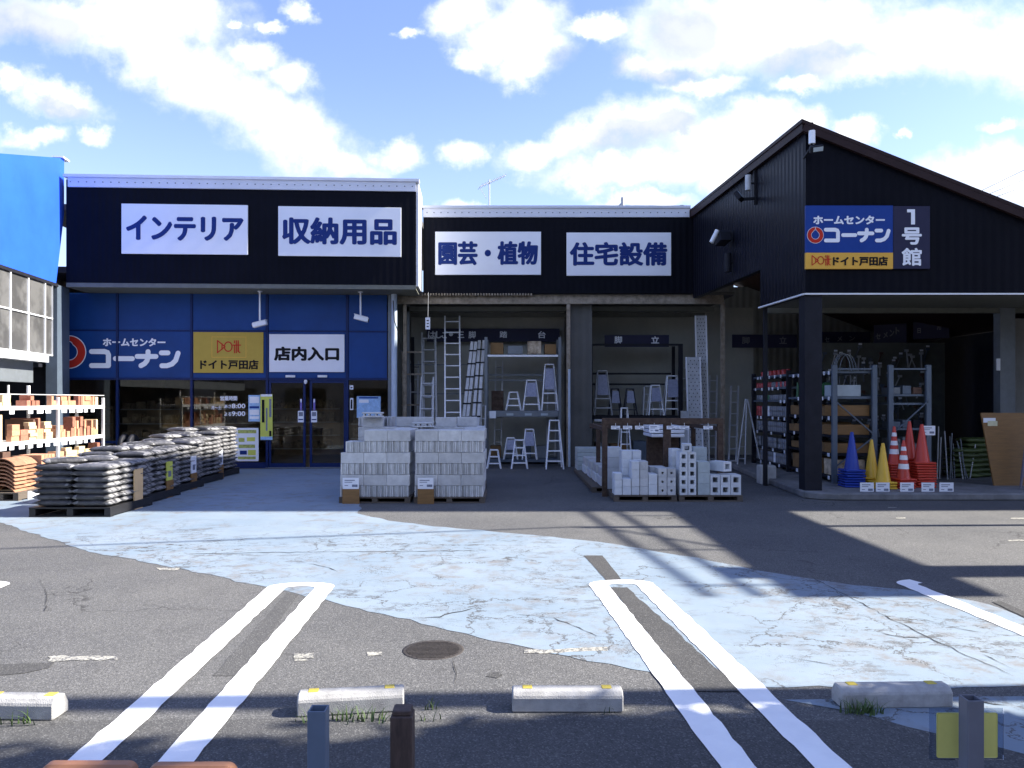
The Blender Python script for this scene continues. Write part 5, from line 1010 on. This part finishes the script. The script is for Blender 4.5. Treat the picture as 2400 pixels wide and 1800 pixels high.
# tripod ladder and rods in the dim passage
t = thing('tripod_ladder', 'tall thin tripod ladder splayed in the passage beside the shed shelves', 'ladder', (bpx(1765,18.5),18.5,0)); d_ = 18.6
for a in ((1746,1090,1750,935),(1786,1090,1752,935),(1727,1078,1748,935)): b = MB(); b.tube(Vector((bpx(a[0],d_),d_,0)), P(a[2],a[3],d_+.1), .02, 8); part('leg', b, ALUD, t)
for f_ in (.15,.32,.49,.66,.82): b = MB(); l0 = Vector((bpx(1746,d_),d_,0)).lerp(P(1750,935,d_+.1),f_); l1 = Vector((bpx(1727,d_),d_,0)).lerp(P(1748,935,d_+.1),f_); b.tube(l0,l1,.013,6); part('rung', b, ALUD, t)
b = MB(); c_ = P(1802,1130,15.2); b.box(c_.x-.15, c_.x+.15, 15.2, 15.5, 0, .36); b.box(c_.x-.14, c_.x+.14, 15.21, 15.49, .36, .37); solo('dust_bin', b, CONC, 'plain grey square bin on the asphalt beside the sales floor kerb', 'bin', None, .01)
# more stock in the dim bays
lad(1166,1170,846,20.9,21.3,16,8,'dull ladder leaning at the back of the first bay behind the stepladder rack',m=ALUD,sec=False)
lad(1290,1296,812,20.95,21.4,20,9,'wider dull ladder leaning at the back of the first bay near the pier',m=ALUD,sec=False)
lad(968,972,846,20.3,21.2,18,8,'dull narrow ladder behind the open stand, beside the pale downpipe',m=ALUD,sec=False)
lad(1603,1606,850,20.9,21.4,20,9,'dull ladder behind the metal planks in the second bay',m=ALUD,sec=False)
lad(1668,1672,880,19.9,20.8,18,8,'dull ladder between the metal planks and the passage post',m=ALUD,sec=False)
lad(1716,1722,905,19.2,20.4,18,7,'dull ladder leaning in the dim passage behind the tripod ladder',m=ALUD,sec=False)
for k,(px,w_,h_,m_) in enumerate(((1150,.34,.30,CARD),(1190,.4,.22,GREYM),(1236,.36,.34,GOODS),(1276,.3,.26,CARD))):
    x = bpx(px,20.4); b = MB(); b.box(x, x+w_, 20.15, 20.75, zf(834,20.0)+.055, zf(834,20.0)+.055+h_); solo('storage_carton', b, m_, f'dim carton, {ORD[k]} along the top beam of the first bay rack', 'carton', 'cartons high in the first bay', .005)
for k,(px,w_,h_,m_) in enumerate(((1395,.3,.3,GREYM),(1430,.42,.26,CARD),(1482,.36,.34,GREYB),(1530,.4,.28,GOODS))):
    x = bpx(px,20.5); b = MB(); b.box(x, x+w_, 20.3, 20.9, .0, h_+.25); solo('storage_carton', b, m_, f'dim carton, {ORD[k]} on the floor under the second bay rack', 'carton', 'cartons under the second bay rack', .005)
b = MB(); b.path([Vector((bpx(922,18.75),18.72,4.1)), Vector((bpx(925,18.75),18.70,3.6)), Vector((bpx(934,18.75),18.8,3.3)), Vector((bpx(938,18.75),18.9,2.9))], .012, 6); solo('loose_cable', b, INK, 'loose black cable looping beside the white downpipe', 'cable')
# ------------------------------------------------------------------ soil bags on black pallets
def pillow(L, W, T, seed):
    rr = random.Random(seed); nx_, ny_ = 13, 10; off = Vector((seed*7.3, seed*3.1, 0)); b = MB(); vs = []
    for sgn in (1, -1):
        for j in range(ny_+1):
            for i in range(nx_+1):
                u, v = i/nx_*2-1, j/ny_*2-1; p = (max(0, 1-abs(u)**2.6)**.42)*(max(0, 1-abs(v)**3.2)**.42)
                w_ = noise.noise(Vector((u*2.4, v*2.4, sgn))+off)*.20 + noise.noise(Vector((u*6, v*6, sgn))+off)*.12
                ex = 1+.05*noise.noise(Vector((u*3, v*3, 5))+off); z = T/2+sgn*(T/2)*p*(1+w_)+ (0.012*noise.noise(Vector((u*4,v*4,9))+off) if p < .05 else 0)
                vs.append((u*L/2*ex, v*W/2*ex, z))
    n = (nx_+1)*(ny_+1); fs = []
    for j in range(ny_):
        for i in range(nx_):
            a = j*(nx_+1)+i; fs.append((a, a+1, a+nx_+2, a+nx_+1)); fs.append((n+a+nx_+1, n+a+nx_+2, n+a+1, n+a))
    b.add(vs, fs, True); me = b.mesh('soil_bag', [BAGM, BAGP], fix=False)
    bm = bmesh.new(); bm.from_mesh(me); bmesh.ops.remove_doubles(bm, verts=bm.verts, dist=.0008)
    for f in bm.faces:                                          # printed panel on the flat of the bag and scraps of print at its ends
        c = f.calc_center_median(); f.material_index = 1 if (abs(c.x) > L*.37 and noise.noise(c*30+off) > .05) or (abs(c.y) < W*.26 and c.z > T*.5 and noise.noise(c*16+off) > .06) else 0
    bm.to_mesh(me); bm.free(); return me
BAGS = [pillow(.56, .42, .105, s) for s in range(5)]
def bag(x, y, z, rz, lab, rot=None): return place('soil_bag', rnd.choice(BAGS), lab, 'soil bag', (x, y, z), rz+rnd.choice((0, math.pi)), 'dark bags of soil on the black pallets', rot)
PN = ['first pallet by the lot','second pallet','third pallet','fourth pallet','last pallet by the windows']
for k, nl in enumerate((7, 8, 8, 9, 10)):
    y0 = 10.92+1.34*k; xr_ = -5.72-.13*k; xl_ = xr_-1.12; t_ = .085
    pallet(xl_-.02, xr_+.02, y0-.02, y0+1.26, .14, PALB, f'black plastic pallet under the soil bags, {PN[k]}')
    for ly in range(nl):
        z = .14+ly*t_
        for r in range(3):
            for c_ in (0, 1):
                if c_ == 0 and not (r == 0 and (k == 0 or ly >= nl-4) or ly >= nl-2 or (k > 0 and ly >= nl-3)): continue
                bag(xl_+.28+.56*c_+rnd.uniform(-.02,.02), y0+.21+.42*r+rnd.uniform(-.015,.015), z, rnd.uniform(-.06,.06), f'dark soil bag, {("far","aisle")[c_]} column, {ORD[r]} row, {ORD[ly]} layer, {PN[k]}', None)
    for j in range((2, 2, 3, 2, 3)[k]):
        bag(xl_+.3+.28*j+rnd.uniform(-.1,.1), y0+.35+.33*j, .14+nl*t_-.01, rnd.uniform(-.7,.7), f'loosely thrown dark soil bag, {ORD[j]} on top of the {PN[k]}')
for k, (y_, m_, lab) in enumerate(((11.62,WOOD,'bare tan price board against the first pallet'),(13.0,LIMEY,'lime price card against the second pallet'),(14.3,PAPER,'white price card against the third pallet'),(16.1,PAPER,'white price card against the last pallets'))):
    x_ = -5.66-.13*(y_-10.92)/1.34; t = thing('price_board', lab, 'price board', (x_, y_, 0)); b = MB(); b.box(x_, x_+.02, y_, y_+.26, 0, .62 if k == 0 else .30); part('stand_board', b, WOOD if k else mat('tan_board',(.60,.42,.22),.6,0,.06), t)
    if k: b = MB(); b.box(x_+.001, x_+.021, y_, y_+.22, .302, .62); part('card', b, m_, t); b = MB(); b.box(x_+.0212, x_+.023, y_+.05, y_+.16, .36, .46); part('print', b, PRINT, t)
# pair of spare tyres-like hoops behind the bags: black wheelbarrow wheels
for k, px in enumerate((292, 312)):
    p = P(px, 1045, 17.9); b = MB(); n = 20
    b.lathe([(.16,-.05),(.24,-.05),(.265,-.02),(.265,.02),(.24,.05),(.16,.05)], 24, Matrix.Translation((p.x, p.y, .62)) @ Matrix.Rotation(R(90),4,'Y')); b.box(p.x-.04,p.x+.04,p.y-.05,p.y+.05,0,.40)
    solo('barrow_wheel', b, DSTEEL, ['upright black barrow wheel between soil bags and window, nearer the brick rack','upright black barrow wheel between soil bags and window, nearer the entrance'][k], 'wheel', 'black wheels behind the soil bags')

# ------------------------------------------------------------------ white rack of bricks beside the blue building
XR = -8.80; Y0, Y1 = 12.3, 16.6; LV = [.12, .46, .93, 1.56]
t = thing('brick_rack', 'white steel shelving loaded with orange and red bricks', 'rack', (-9.1, 14.4, 0))
for k, z in enumerate(LV):
    b = MB(); b.box(XR-.62, XR, Y0, Y1, z-.07 if k else z-.05, z-.002); sf = part('shelf_board', b, SHELFW, t, .004)
    if k >= 2:
        for j in range(16):
            if rnd.random() < .3: continue
            y_ = Y0+.1+j*.26; w_ = rnd.uniform(.12,.2); b = MB(); b.box(XR+.003, XR+.008, y_, y_+w_, z-.14, z-.03); part('price_tag', b, PAPER, sf)
for y_ in (Y0, 14.9, Y1-.05):
    b = MB(); b.box(XR-.05, XR-.003, y_, y_+.05, 0, 1.72 if y_ != Y0 else 1.9); part('upright', b, SHELFW, t, .003); b = MB(); b.box(XR-.62, XR-.575, y_, y_+.05, 0, 1.72 if y_ != 14.9 else 1.95); part('upright', b, SHELFW, t, .003)
b = MB(); b.tube((XR-.02,13.45,1.56),(XR-.02,13.45,1.93),.018,8); part('sign_pole', b, SHELFW, t)
b = MB(); b.tube((XR-.02,Y0,1.77),(XR-.02,Y1,1.77),.008,6); part('guard_wire', b, SHELFW, t)
BM = {}
def brick(y, z, sx, sy, sz, m, lab, xo=0.0, name='brick'):
    key = (sx, sy, sz, m.name)
    if key not in BM: b = MB(); b.box(-sx, 0, 0, sy, 0, sz); BM[key] = b.mesh(name, m, .004)
    return place(name, BM[key], lab, 'brick', (XR-.03-xo+rnd.uniform(-.02,.02), y, z), rnd.uniform(-.03,.03), 'bricks on the white rack')
NM = {'red_brick':'red','orange_brick':'orange','cream_brick':'cream','dark_brown_brick':'dark brown','pale_concrete':'grey-white'}
def run(level, y0, y1, kinds, nm):
    y = y0; k = 0
    while y < y1-.1 and k < 24:
        m, sy, sz, n, sx = rnd.choice(kinds); n = rnd.randint(*n)
        for j in range(n): brick(y, LV[level]+j*(sz+.001), sx, sy, sz, m, f'{NM[m.name]} brick, {ORD[j]} up in the {ORD[k]} stack, {nm}')
        y += sy+rnd.uniform(.008,.05); k += 1
run(3, 12.35, 13.6, [(CREAM,.21,.065,(1,3),.10),(CREAM,.10,.10,(1,2),.21)], 'top shelf before the sign pole'); run(3, 14.0, 14.4, [(BRICK,.10,.10,(1,2),.21)], 'middle of the top shelf'); run(3, 14.75, 16.3, [(BRICKO,.065,.20,(1,1),.10),(BRICK,.065,.20,(1,1),.10),(BRICKO,.21,.10,(1,2),.10)], 'top shelf near the window'); run(3, 16.32, 16.5, [(CREAM,.10,.19,(1,1),.2)], 'far end of the top shelf')
run(2, 12.5, 13.1, [(CREAM,.21,.10,(1,2),.2),(BRICK,.21,.10,(2,3),.2)], 'near end of the middle shelf'); run(2, 13.55, 14.8, [(BRICKO,.21,.10,(2,3),.10),(CREAM,.21,.065,(2,5),.10),(BRICK,.21,.10,(2,4),.1)], 'centre of the middle shelf'); run(2, 14.95, 16.45, [(BRICKO,.10,.12,(1,3),.2),(BRICK,.10,.20,(1,2),.2),(BRICKO,.065,.16,(1,2),.2)], 'far end of the middle shelf')
for k, (y_, h, m_) in enumerate(((12.95,.56,BRICK),(13.15,.50,BRICK),(13.28,.48,CREAM),(14.35,.40,BRICK),(14.2,.38,DKBRK),(16.35,.33,CREAM))):
    b = MB(); b.box(XR-.58, XR-.05, y_, y_+.06, LV[2], LV[2]+h); solo('tile_slab', b, m_, f'upright {NM[m_.name]} slab, {ORD[k]} along the middle shelf of the white brick rack', 'slab', 'upright slabs on the white rack', .006)
run(1, 12.6, 14.6, [(DKBRK,.21,.10,(1,3),.2)], 'near half of the low shelf'); run(1, 14.95, 16.5, [(CREAM,.21,.065,(2,4),.1),(BRICKO,.21,.10,(2,3),.2),(BRICK,.10,.10,(2,3),.2)], 'far half of the low shelf')
run(0, 13.6, 14.8, [(DKBRK,.21,.10,(1,2),.2),(BRICK,.21,.10,(1,2),.2)], 'near half of the bottom shelf'); run(0, 15.0, 16.4, [(BRICK,.21,.10,(1,2),.2)], 'far half of the bottom shelf')
# curved roof tiles stacked on the ground in front of the rack
def tile_mesh(m):
    b = MB(); n = 8; R_, th = .30, .018; vs = []; 
    for r_ in (R_, R_-th):
        for yq in (0, .30):
            for i in range(n+1): a = R(35+110*i/n); vs.append((r_*math.cos(a), yq, r_*math.sin(a)-R_*math.sin(R(35))))
    k = n+1
    fs = []
    for i in range(n): fs += [(i,i+1,k+i+1,k+i), (2*k+i+1,2*k+i,3*k+i,3*k+i+1), (i+1,i,2*k+i,2*k+i+1), (k+i,k+i+1,3*k+i+1,3*k+i)]
    fs += [(0,k,3*k,2*k), (k-1+0,2*k+k-1,3*k+k-1,k+k-1)]; b.add(vs, fs, False); return b.mesh('roof_tile', m)
TD, TO = tile_mesh(mat('clay_roof_tile',(0.30,0.15,0.085),.8,0,.25,14,.3,80,rv=.2)), None
for c_ in range(2):
    for ly in range(8): place('roof_tile', TD, f'curved clay roof tile, {ORD[ly]} up in the {("outer","inner")[c_]} column before the brick rack', 'roof tile', (-8.47-.03*c_, 12.72+.34*c_, .14+ly*.062), rnd.uniform(-.05,.05), 'curved clay roof tiles by the brick rack')
for c_ in range(4):
    for ly in range(3): b = MB(); z_ = .14+ly*.19; b.box(-8.62, -8.22, 13.42+.0+c_*.10, 13.51+c_*.10, z_, z_+.187); solo('paver', b, BRICKO, f'orange paver, {ORD[c_]} column, {ORD[ly]} layer, behind the curved roof tiles', 'paver', 'orange pavers behind the roof tiles', .004)
pallet(-8.74, -8.14, 12.66, 13.86, .138, PALW, 'sunlit wooden pallet under roof tiles and orange pavers')
b = MB(); b.box(-8.135, -8.13, 12.9, 13.3, .0, .13); solo('pallet_label', b, PAPER, 'white and yellow label on the roof tile pallet', 'label')

# ------------------------------------------------------------------ shelves and goods in the shed
SA0, SA1, SX0, SX1, ZP = 14.25, 19.0, 5.98, 6.72, .12
def end_frame(t, y, x0, x1, m, brace=1):
    for x in (x0, x1): b = MB(); b.box(x-.045, x+.045, y-.035, y+.035, ZP, 2.32); part('upright', b, m, t, .003)
    if brace:
        z_ = [.35, 1.05, 1.62] if brace > 0 else [.35, 1.05, 1.62]
        pr = ((x0,1.66,x1,1.02),(x1,1.0,x0,.42)) if brace > 0 else ((x1,1.66,x0,1.02),(x0,1.0,x1,.42))
        for a in pr: b = MB(); b.bar((a[0],y-.02,a[1]),(a[2],y-.02,a[3]),.03,.02); part('brace', b, m, t)
    for z in (2.26,): b = MB(); b.box(x0+.046, x1-.046, y-.02, y+.02, z-.03, z); part('tie', b, m, t)
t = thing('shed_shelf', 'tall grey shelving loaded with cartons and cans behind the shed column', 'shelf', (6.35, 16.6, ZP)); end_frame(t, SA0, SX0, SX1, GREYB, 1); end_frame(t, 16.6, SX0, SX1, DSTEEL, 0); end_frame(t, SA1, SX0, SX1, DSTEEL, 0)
NEAR = [.25,.68,1.02,1.37,1.74,2.22]; FARL = [.25,.58,.95,1.30,1.68,1.97,2.24]
for bay_, (ya, yb_), lv in (('near',(SA0+.05,16.55),NEAR),('far',(16.65,SA1-.05),FARL)):
    for z in lv:
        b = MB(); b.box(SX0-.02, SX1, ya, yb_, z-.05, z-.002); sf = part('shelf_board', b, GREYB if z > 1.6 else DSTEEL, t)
        y_ = ya+.1
        while y_ < yb_-.15:
            w_ = rnd.uniform(.07,.11)
            if rnd.random() < .7: b = MB(); b.box(SX0-.027, SX0-.022, y_, y_+w_, z-.075, z-.005); part('price_tag', b, PAPER, sf)
            y_ += rnd.uniform(.2,.42)
cnt = 0
def carton(x0, x1, y0, y1, z, h, m, lab, grp='cartons on the shed shelving', nm='carton'):
    b = MB(); b.box(x0, x1, y0, y1, z, z+h); return solo(nm, b, m, lab, nm.replace('_', ' '), grp, .006)
for k, z in enumerate(NEAR[1:4]):
    y_ = SA0+.08; j = 0
    while y_ < 16.3:
        d_ = rnd.uniform(.30,.42); h = rnd.uniform(.14,.22) if z > 1 else rnd.uniform(.10,.2); carton(SX0+.0, SX1-.05, y_, y_+d_-.01, z, h, WOOD if j == 0 else CARD, f'brown carton, {ORD[j]} from the shed front on the {("lowest","middle","top")[k]} carton shelf'); y_ += d_; j += 1
for j in range(4): carton(SX0+.05, SX1-.1, SA0+.15+.55*j, SA0+.6+.55*j, NEAR[0], .3, rnd.choice((GOODS,CARD)), f'dim box, {ORD[j]} along the lowest shelf behind the shed column', nm='box')
carton(SX0+.02, SX0+.52, SA0+.06, SA0+.5, NEAR[4], .21, ROLLM, 'pale wrapped bundle at the open end of the shed shelving', None, 'bundle')
for j in range(3): b = MB(); b.tube((SX0+.16, 14.95+.35*j, NEAR[4]+.14), (SX0+.16, 15.25+.35*j, NEAR[4]+.14), .14, 14); solo('mesh_roll', b, CANG, f'green netting roll, {ORD[j]} from the shed front on the upper shelf', 'roll', 'green netting rolls')
b = MB(); b.lathe([(.055,0),(.055,.11),(.05,.115)], 12); CANM = {k: b.mesh('tin_can', m) for k, m in (('grey',CAN),('red',CANR),('green',CANG),('white',WHITEP))}
for k, z in enumerate(FARL[:-1]):
    for j in range(16):
        if rnd.random() < .12: continue
        c_ = 'red' if (k == 5 or (k == 3 and j > 12)) and rnd.random() < .7 else ('green' if k == 4 and rnd.random() < .4 else ('white' if rnd.random() < .06 else 'grey'))
        for s in range(2 if FARL[k+1]-z > .3 else 1): place('tin_can', CANM[c_], f'{c_} tin, {ORD[j]} from the near end, {("lower","upper")[s]} row, {ORD[k]} shelf of far shed bay', 'tin', (SX0+.06, 16.75+.137*j, z+.118*s), 0, 'tins on the shed shelving')
for j in range(7): place('tin_can', CANM['red' if rnd.random() < .7 else 'white'], f'tin on the very top of the far shed bay, {ORD[j]} from the near end', 'tin', (SX0+.1, 16.9+.28*j, FARL[-1]), 0, 'tins on the shed shelving')
for j in range(9): b = MB(); y_ = 14.5+.22*j; b.tube((SX0+.07, y_, NEAR[4]+.0), (SX0+.07, y_, NEAR[4]+.30), .035, 10, .02); solo('spray_bottle', b, rnd.choice((WHITEP,CAN,CANG)), f'small bottle, {ORD[j]} from the shed front behind the netting rolls', 'bottle', 'bottles on the shed shelving') if j > 6 else None
for j in range(4):
    x_ = SX0+.25+.11*j; r_ = .16+.02*(j % 3); b = MB(); pts = [(x_-.02*j+r_*math.cos(R(a)), SA0+.25+.12*j, 2.22+.28*math.sin(R(a))*1.2) for a in range(0,181,15)]; b.path(pts, .008, 6)
    for s in (-1, 1): b.tube((x_-.02*j+s*r_, SA0+.25+.12*j, 2.22), (x_-.02*j+s*r_, SA0+.25+.12*j, 1.78), .008, 6)
    solo('garden_hoop', b, GREYM, f'shiny arched garden hoop, {ORD[j]} from the shed front on top of the shelving', 'hoop', 'garden hoops on the shed shelving')
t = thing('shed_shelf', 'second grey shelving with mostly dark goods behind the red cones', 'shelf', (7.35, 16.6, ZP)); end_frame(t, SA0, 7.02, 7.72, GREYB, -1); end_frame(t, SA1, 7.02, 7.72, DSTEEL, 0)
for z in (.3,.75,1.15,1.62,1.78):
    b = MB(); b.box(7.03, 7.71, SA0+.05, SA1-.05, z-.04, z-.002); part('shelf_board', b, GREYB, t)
for k, z in enumerate((.75,1.15,1.78)):
    for j in range(3): carton(7.1+.2*j, 7.26+.2*j, SA0+.1, SA0+.5, z, rnd.uniform(.10,.24), rnd.choice((DSTEEL,GREYM,DKBRK,GREYB)), f'dim small box, {ORD[j]} across on the {ORD[k]} used shelf behind the red cones', 'small boxes behind the red cones', 'small_box')
# traffic cones, nested in stacks
def cone_set(nm, m, stripes):
    b = MB(); s = .18; b.box(-s, s, -s, s, 0, .035); base = b.mesh('cone_base', m, .012)
    b = MB(); b.lathe([(.135,.035),(.125,.06),(.028,.69),(.022,.70)], 24); body = b.mesh('cone_body', m)
    bands = []
    if stripes:
        for z0, z1 in ((.20,.29),(.36,.44),(.52,.59)):
            r_ = lambda z: .125-(z-.06)*(.125-.028)/.63+.002; b = MB(); n = 24; vs = [(r_(z)*math.cos(2*math.pi*i/n), r_(z)*math.sin(2*math.pi*i/n), z) for z in (z0,z1) for i in range(n)]; b.add(vs, [(i,(i+1) % n,n+(i+1) % n,n+i) for i in range(n)], True); bands.append(b.mesh('reflective_band', mat('white_reflective',(.78,.78,.80),.4,0,.03)))
    return base, body, bands
CS = {'yellow':cone_set('y',CYEL,False),'blue':cone_set('b',CBLU,False),'red':cone_set('r',CRED,False),'striped':cone_set('s',CRED,True)}
def cone_stack(kind, px, y, n, nm, sc=1.0):
    base, body, bands = CS[kind]; x = bpx(px, y)
    for k in range(n):
        t = thing('traffic_cone', f'{ {"yellow":"yellow","blue":"blue","red":"plain red","striped":"white banded red"}[kind]} traffic cone, {ORD[k]} up {nm}', 'traffic cone', (x+rnd.uniform(-.006,.006), y, ZP+.002+k*.046), rnd.uniform(-.12,.12), 'traffic cones on the shed floor'); t.scale = (sc, sc, 1)
        for me in [base, body]+(bands if k == n-1 else []): o = bpy.data.objects.new(me.name.split('.')[0], me); COL.objects.link(o); o.parent = t
cone_stack('blue',1996,13.72,7,'of the blue stack by the column'); cone_stack('yellow',2042,13.78,4,'of the farther yellow stack',.9); cone_stack('yellow',2069,13.42,3,'of the nearer yellow stack',.95)
cone_stack('striped',2096,13.95,9,'of the farther banded stack',.8); cone_stack('striped',2117,13.5,4,'of the nearer banded stack',.85); cone_stack('red',2131,14.0,11,'of the farther red stack',.9); cone_stack('red',2160,13.7,10,'of the red stack next to the white card')
for k, (a, c, nm) in enumerate(((2016,2048,'before the blue cones'),(2053,2085,'before the yellow cones'),(2110,2142,'before the banded cones'),(2160,2190,'before the red cones'),(2202,2235,'alone on the sales floor kerb'))):
    y_ = 12.98; z1 = H-(1131-940)/F*y_; t = card(bpx(a,y_), bpx(c,y_), z1-.17, z1, y_, f'white price card on a brown stand {nm}', ZP)
y_ = 13.9; card(bpx(2160,y_), bpx(2192,y_), H-(1020-940)/F*y_, H-(998-940)/F*y_, y_, 'white price card fixed to the second shelving upright over the red cones')
# right hand corner: plywood, trellis, green bags, thin rods, tool wall
t = thing('plywood_sheet', 'tall brown plywood sheet leaning by the shed post', 'plywood', (bpx(2355,13.9), 13.9, ZP)); y_ = 13.9; k_ = y_/F; b = MB()
b.add([(bpx(2330,y_),y_,ZP),(bpx(2420,y_),y_,ZP),(bpx(2420,y_),y_+.18,H-(968-940)*k_),(bpx(2313,y_),y_+.18,H-(968-940)*k_)]+[(bpx(2330,y_),y_+.03,ZP),(bpx(2420,y_),y_+.03,ZP),(bpx(2420,y_),y_+.21,H-(968-940)*k_),(bpx(2313,y_),y_+.21,H-(968-940)*k_)], [(0,1,2,3),(7,6,5,4),(0,4,5,1),(1,5,6,2),(2,6,7,3),(3,7,4,0)]); part('sheet', b, WOOD, t)
for (a, c, d_, f_, m_) in ((2316,2345,980,991,PAPER),(2326,2349,987,999,mat('cream_card',(.6,.58,.38),.6))): b = MB(); yy2 = y_+.145; b.box(bpx(a,y_), bpx(c,y_), yy2-.004*(1 if m_ is PAPER else 2), yy2-.001-.004*(0 if m_ is PAPER else 1), H-(f_-940)*k_, H-(d_-940)*k_); part('price_tag', b, m_, t)
t = thing('trellis_panel', 'violet-grey lattice trellis cut by the frame edge before the plywood', 'trellis', (bpx(2420,13.6), 13.6, ZP)); x0 = bpx(2386,13.6); b = MB()
for i in range(14): z_ = ZP+.04+i*.085; b.bar((x0+.12,13.6,z_),(x0+.40,13.62,z_+.30),.014,.03); b.bar((x0+.0+.012*i*.5+.06,13.58,z_+.18),(x0+.32,13.6,z_),.014,.03)
part('lattice', b, mat('violet_grey_wood',(.15,.14,.18),.7), t); b = MB(); b.bar((x0+.04,13.59,ZP),(x0+.2,13.61,1.35),.03,.03); part('frame', b, mat('violet_grey_wood',(.15,.14,.18),.7), t)
GB = pillow(.62, .42, .11, 11); GB.materials[0] = BAGG; GB.materials[1] = BAGG
for c_ in range(2):
    for ly in range(8 if c_ else 6): o = place('fertilizer_bag', GB, f'green fertilizer bag, {ORD[ly]} layer of the {("shorter","taller")[c_]} pile beside the plywood', 'fertilizer bag', (bpx(2256+44*c_,15.4)+rnd.uniform(-.02,.02), 15.4+.2*c_, ZP+ly*.098), rnd.uniform(-.1,.1), 'green bags beside the plywood')
for j in range(12):
    a = rnd.uniform(-.25,.35); x = bpx(2185+9*j,15.0); b = MB(); b.tube((x,15.0+.05*(j%4),ZP),(x+a*.6,15.3,rnd.uniform(.75,1.15)),.012,6); solo('garden_stake', b, rnd.choice((ALUD,GREYM)), f'thin garden stake, {ORD[j]} from the red cones in the dim corner', 'stake', 'thin stakes in the dim shed corner')
t = thing('tool_board', 'dim tool display board hung with small tools and tags', 'display board', (8.6, 20, ZP)); b = MB(); b.box(7.9, 11.5, 20.4, 20.5, ZP, 3.2); part('board', b, GREENB, t)
for j in range(70):
    x = rnd.uniform(8.0,11.3); z = rnd.uniform(.8,3.1); b = MB(); l_ = rnd.uniform(.2,.5); a = rnd.uniform(-.5,.5); b.bar((x,20.37,z),(x+a*l_,20.37,z-l_),.03,.02); b.box(x-.05,x+.05,20.35,20.39,z-.03,z+.03); part('hanging_tool', b, rnd.choice((GREYM,DKBRK,ALUD,GREYB,ALUD)), t)
    if j % 2 == 0: b = MB(); b.box(x-.05,x+.04,20.34,20.348,z+.05,z+.10); part('price_tag', b, PAPER, t)
b = MB(); b.box(bpx(2336,15.55), bpx(2344,15.55), 15.54, 15.57, zf(868,15.5), zf(840,15.5)); solo('paper_tag', b, PAPER, 'small upright white label on the grey shed post', 'label', None, 0)
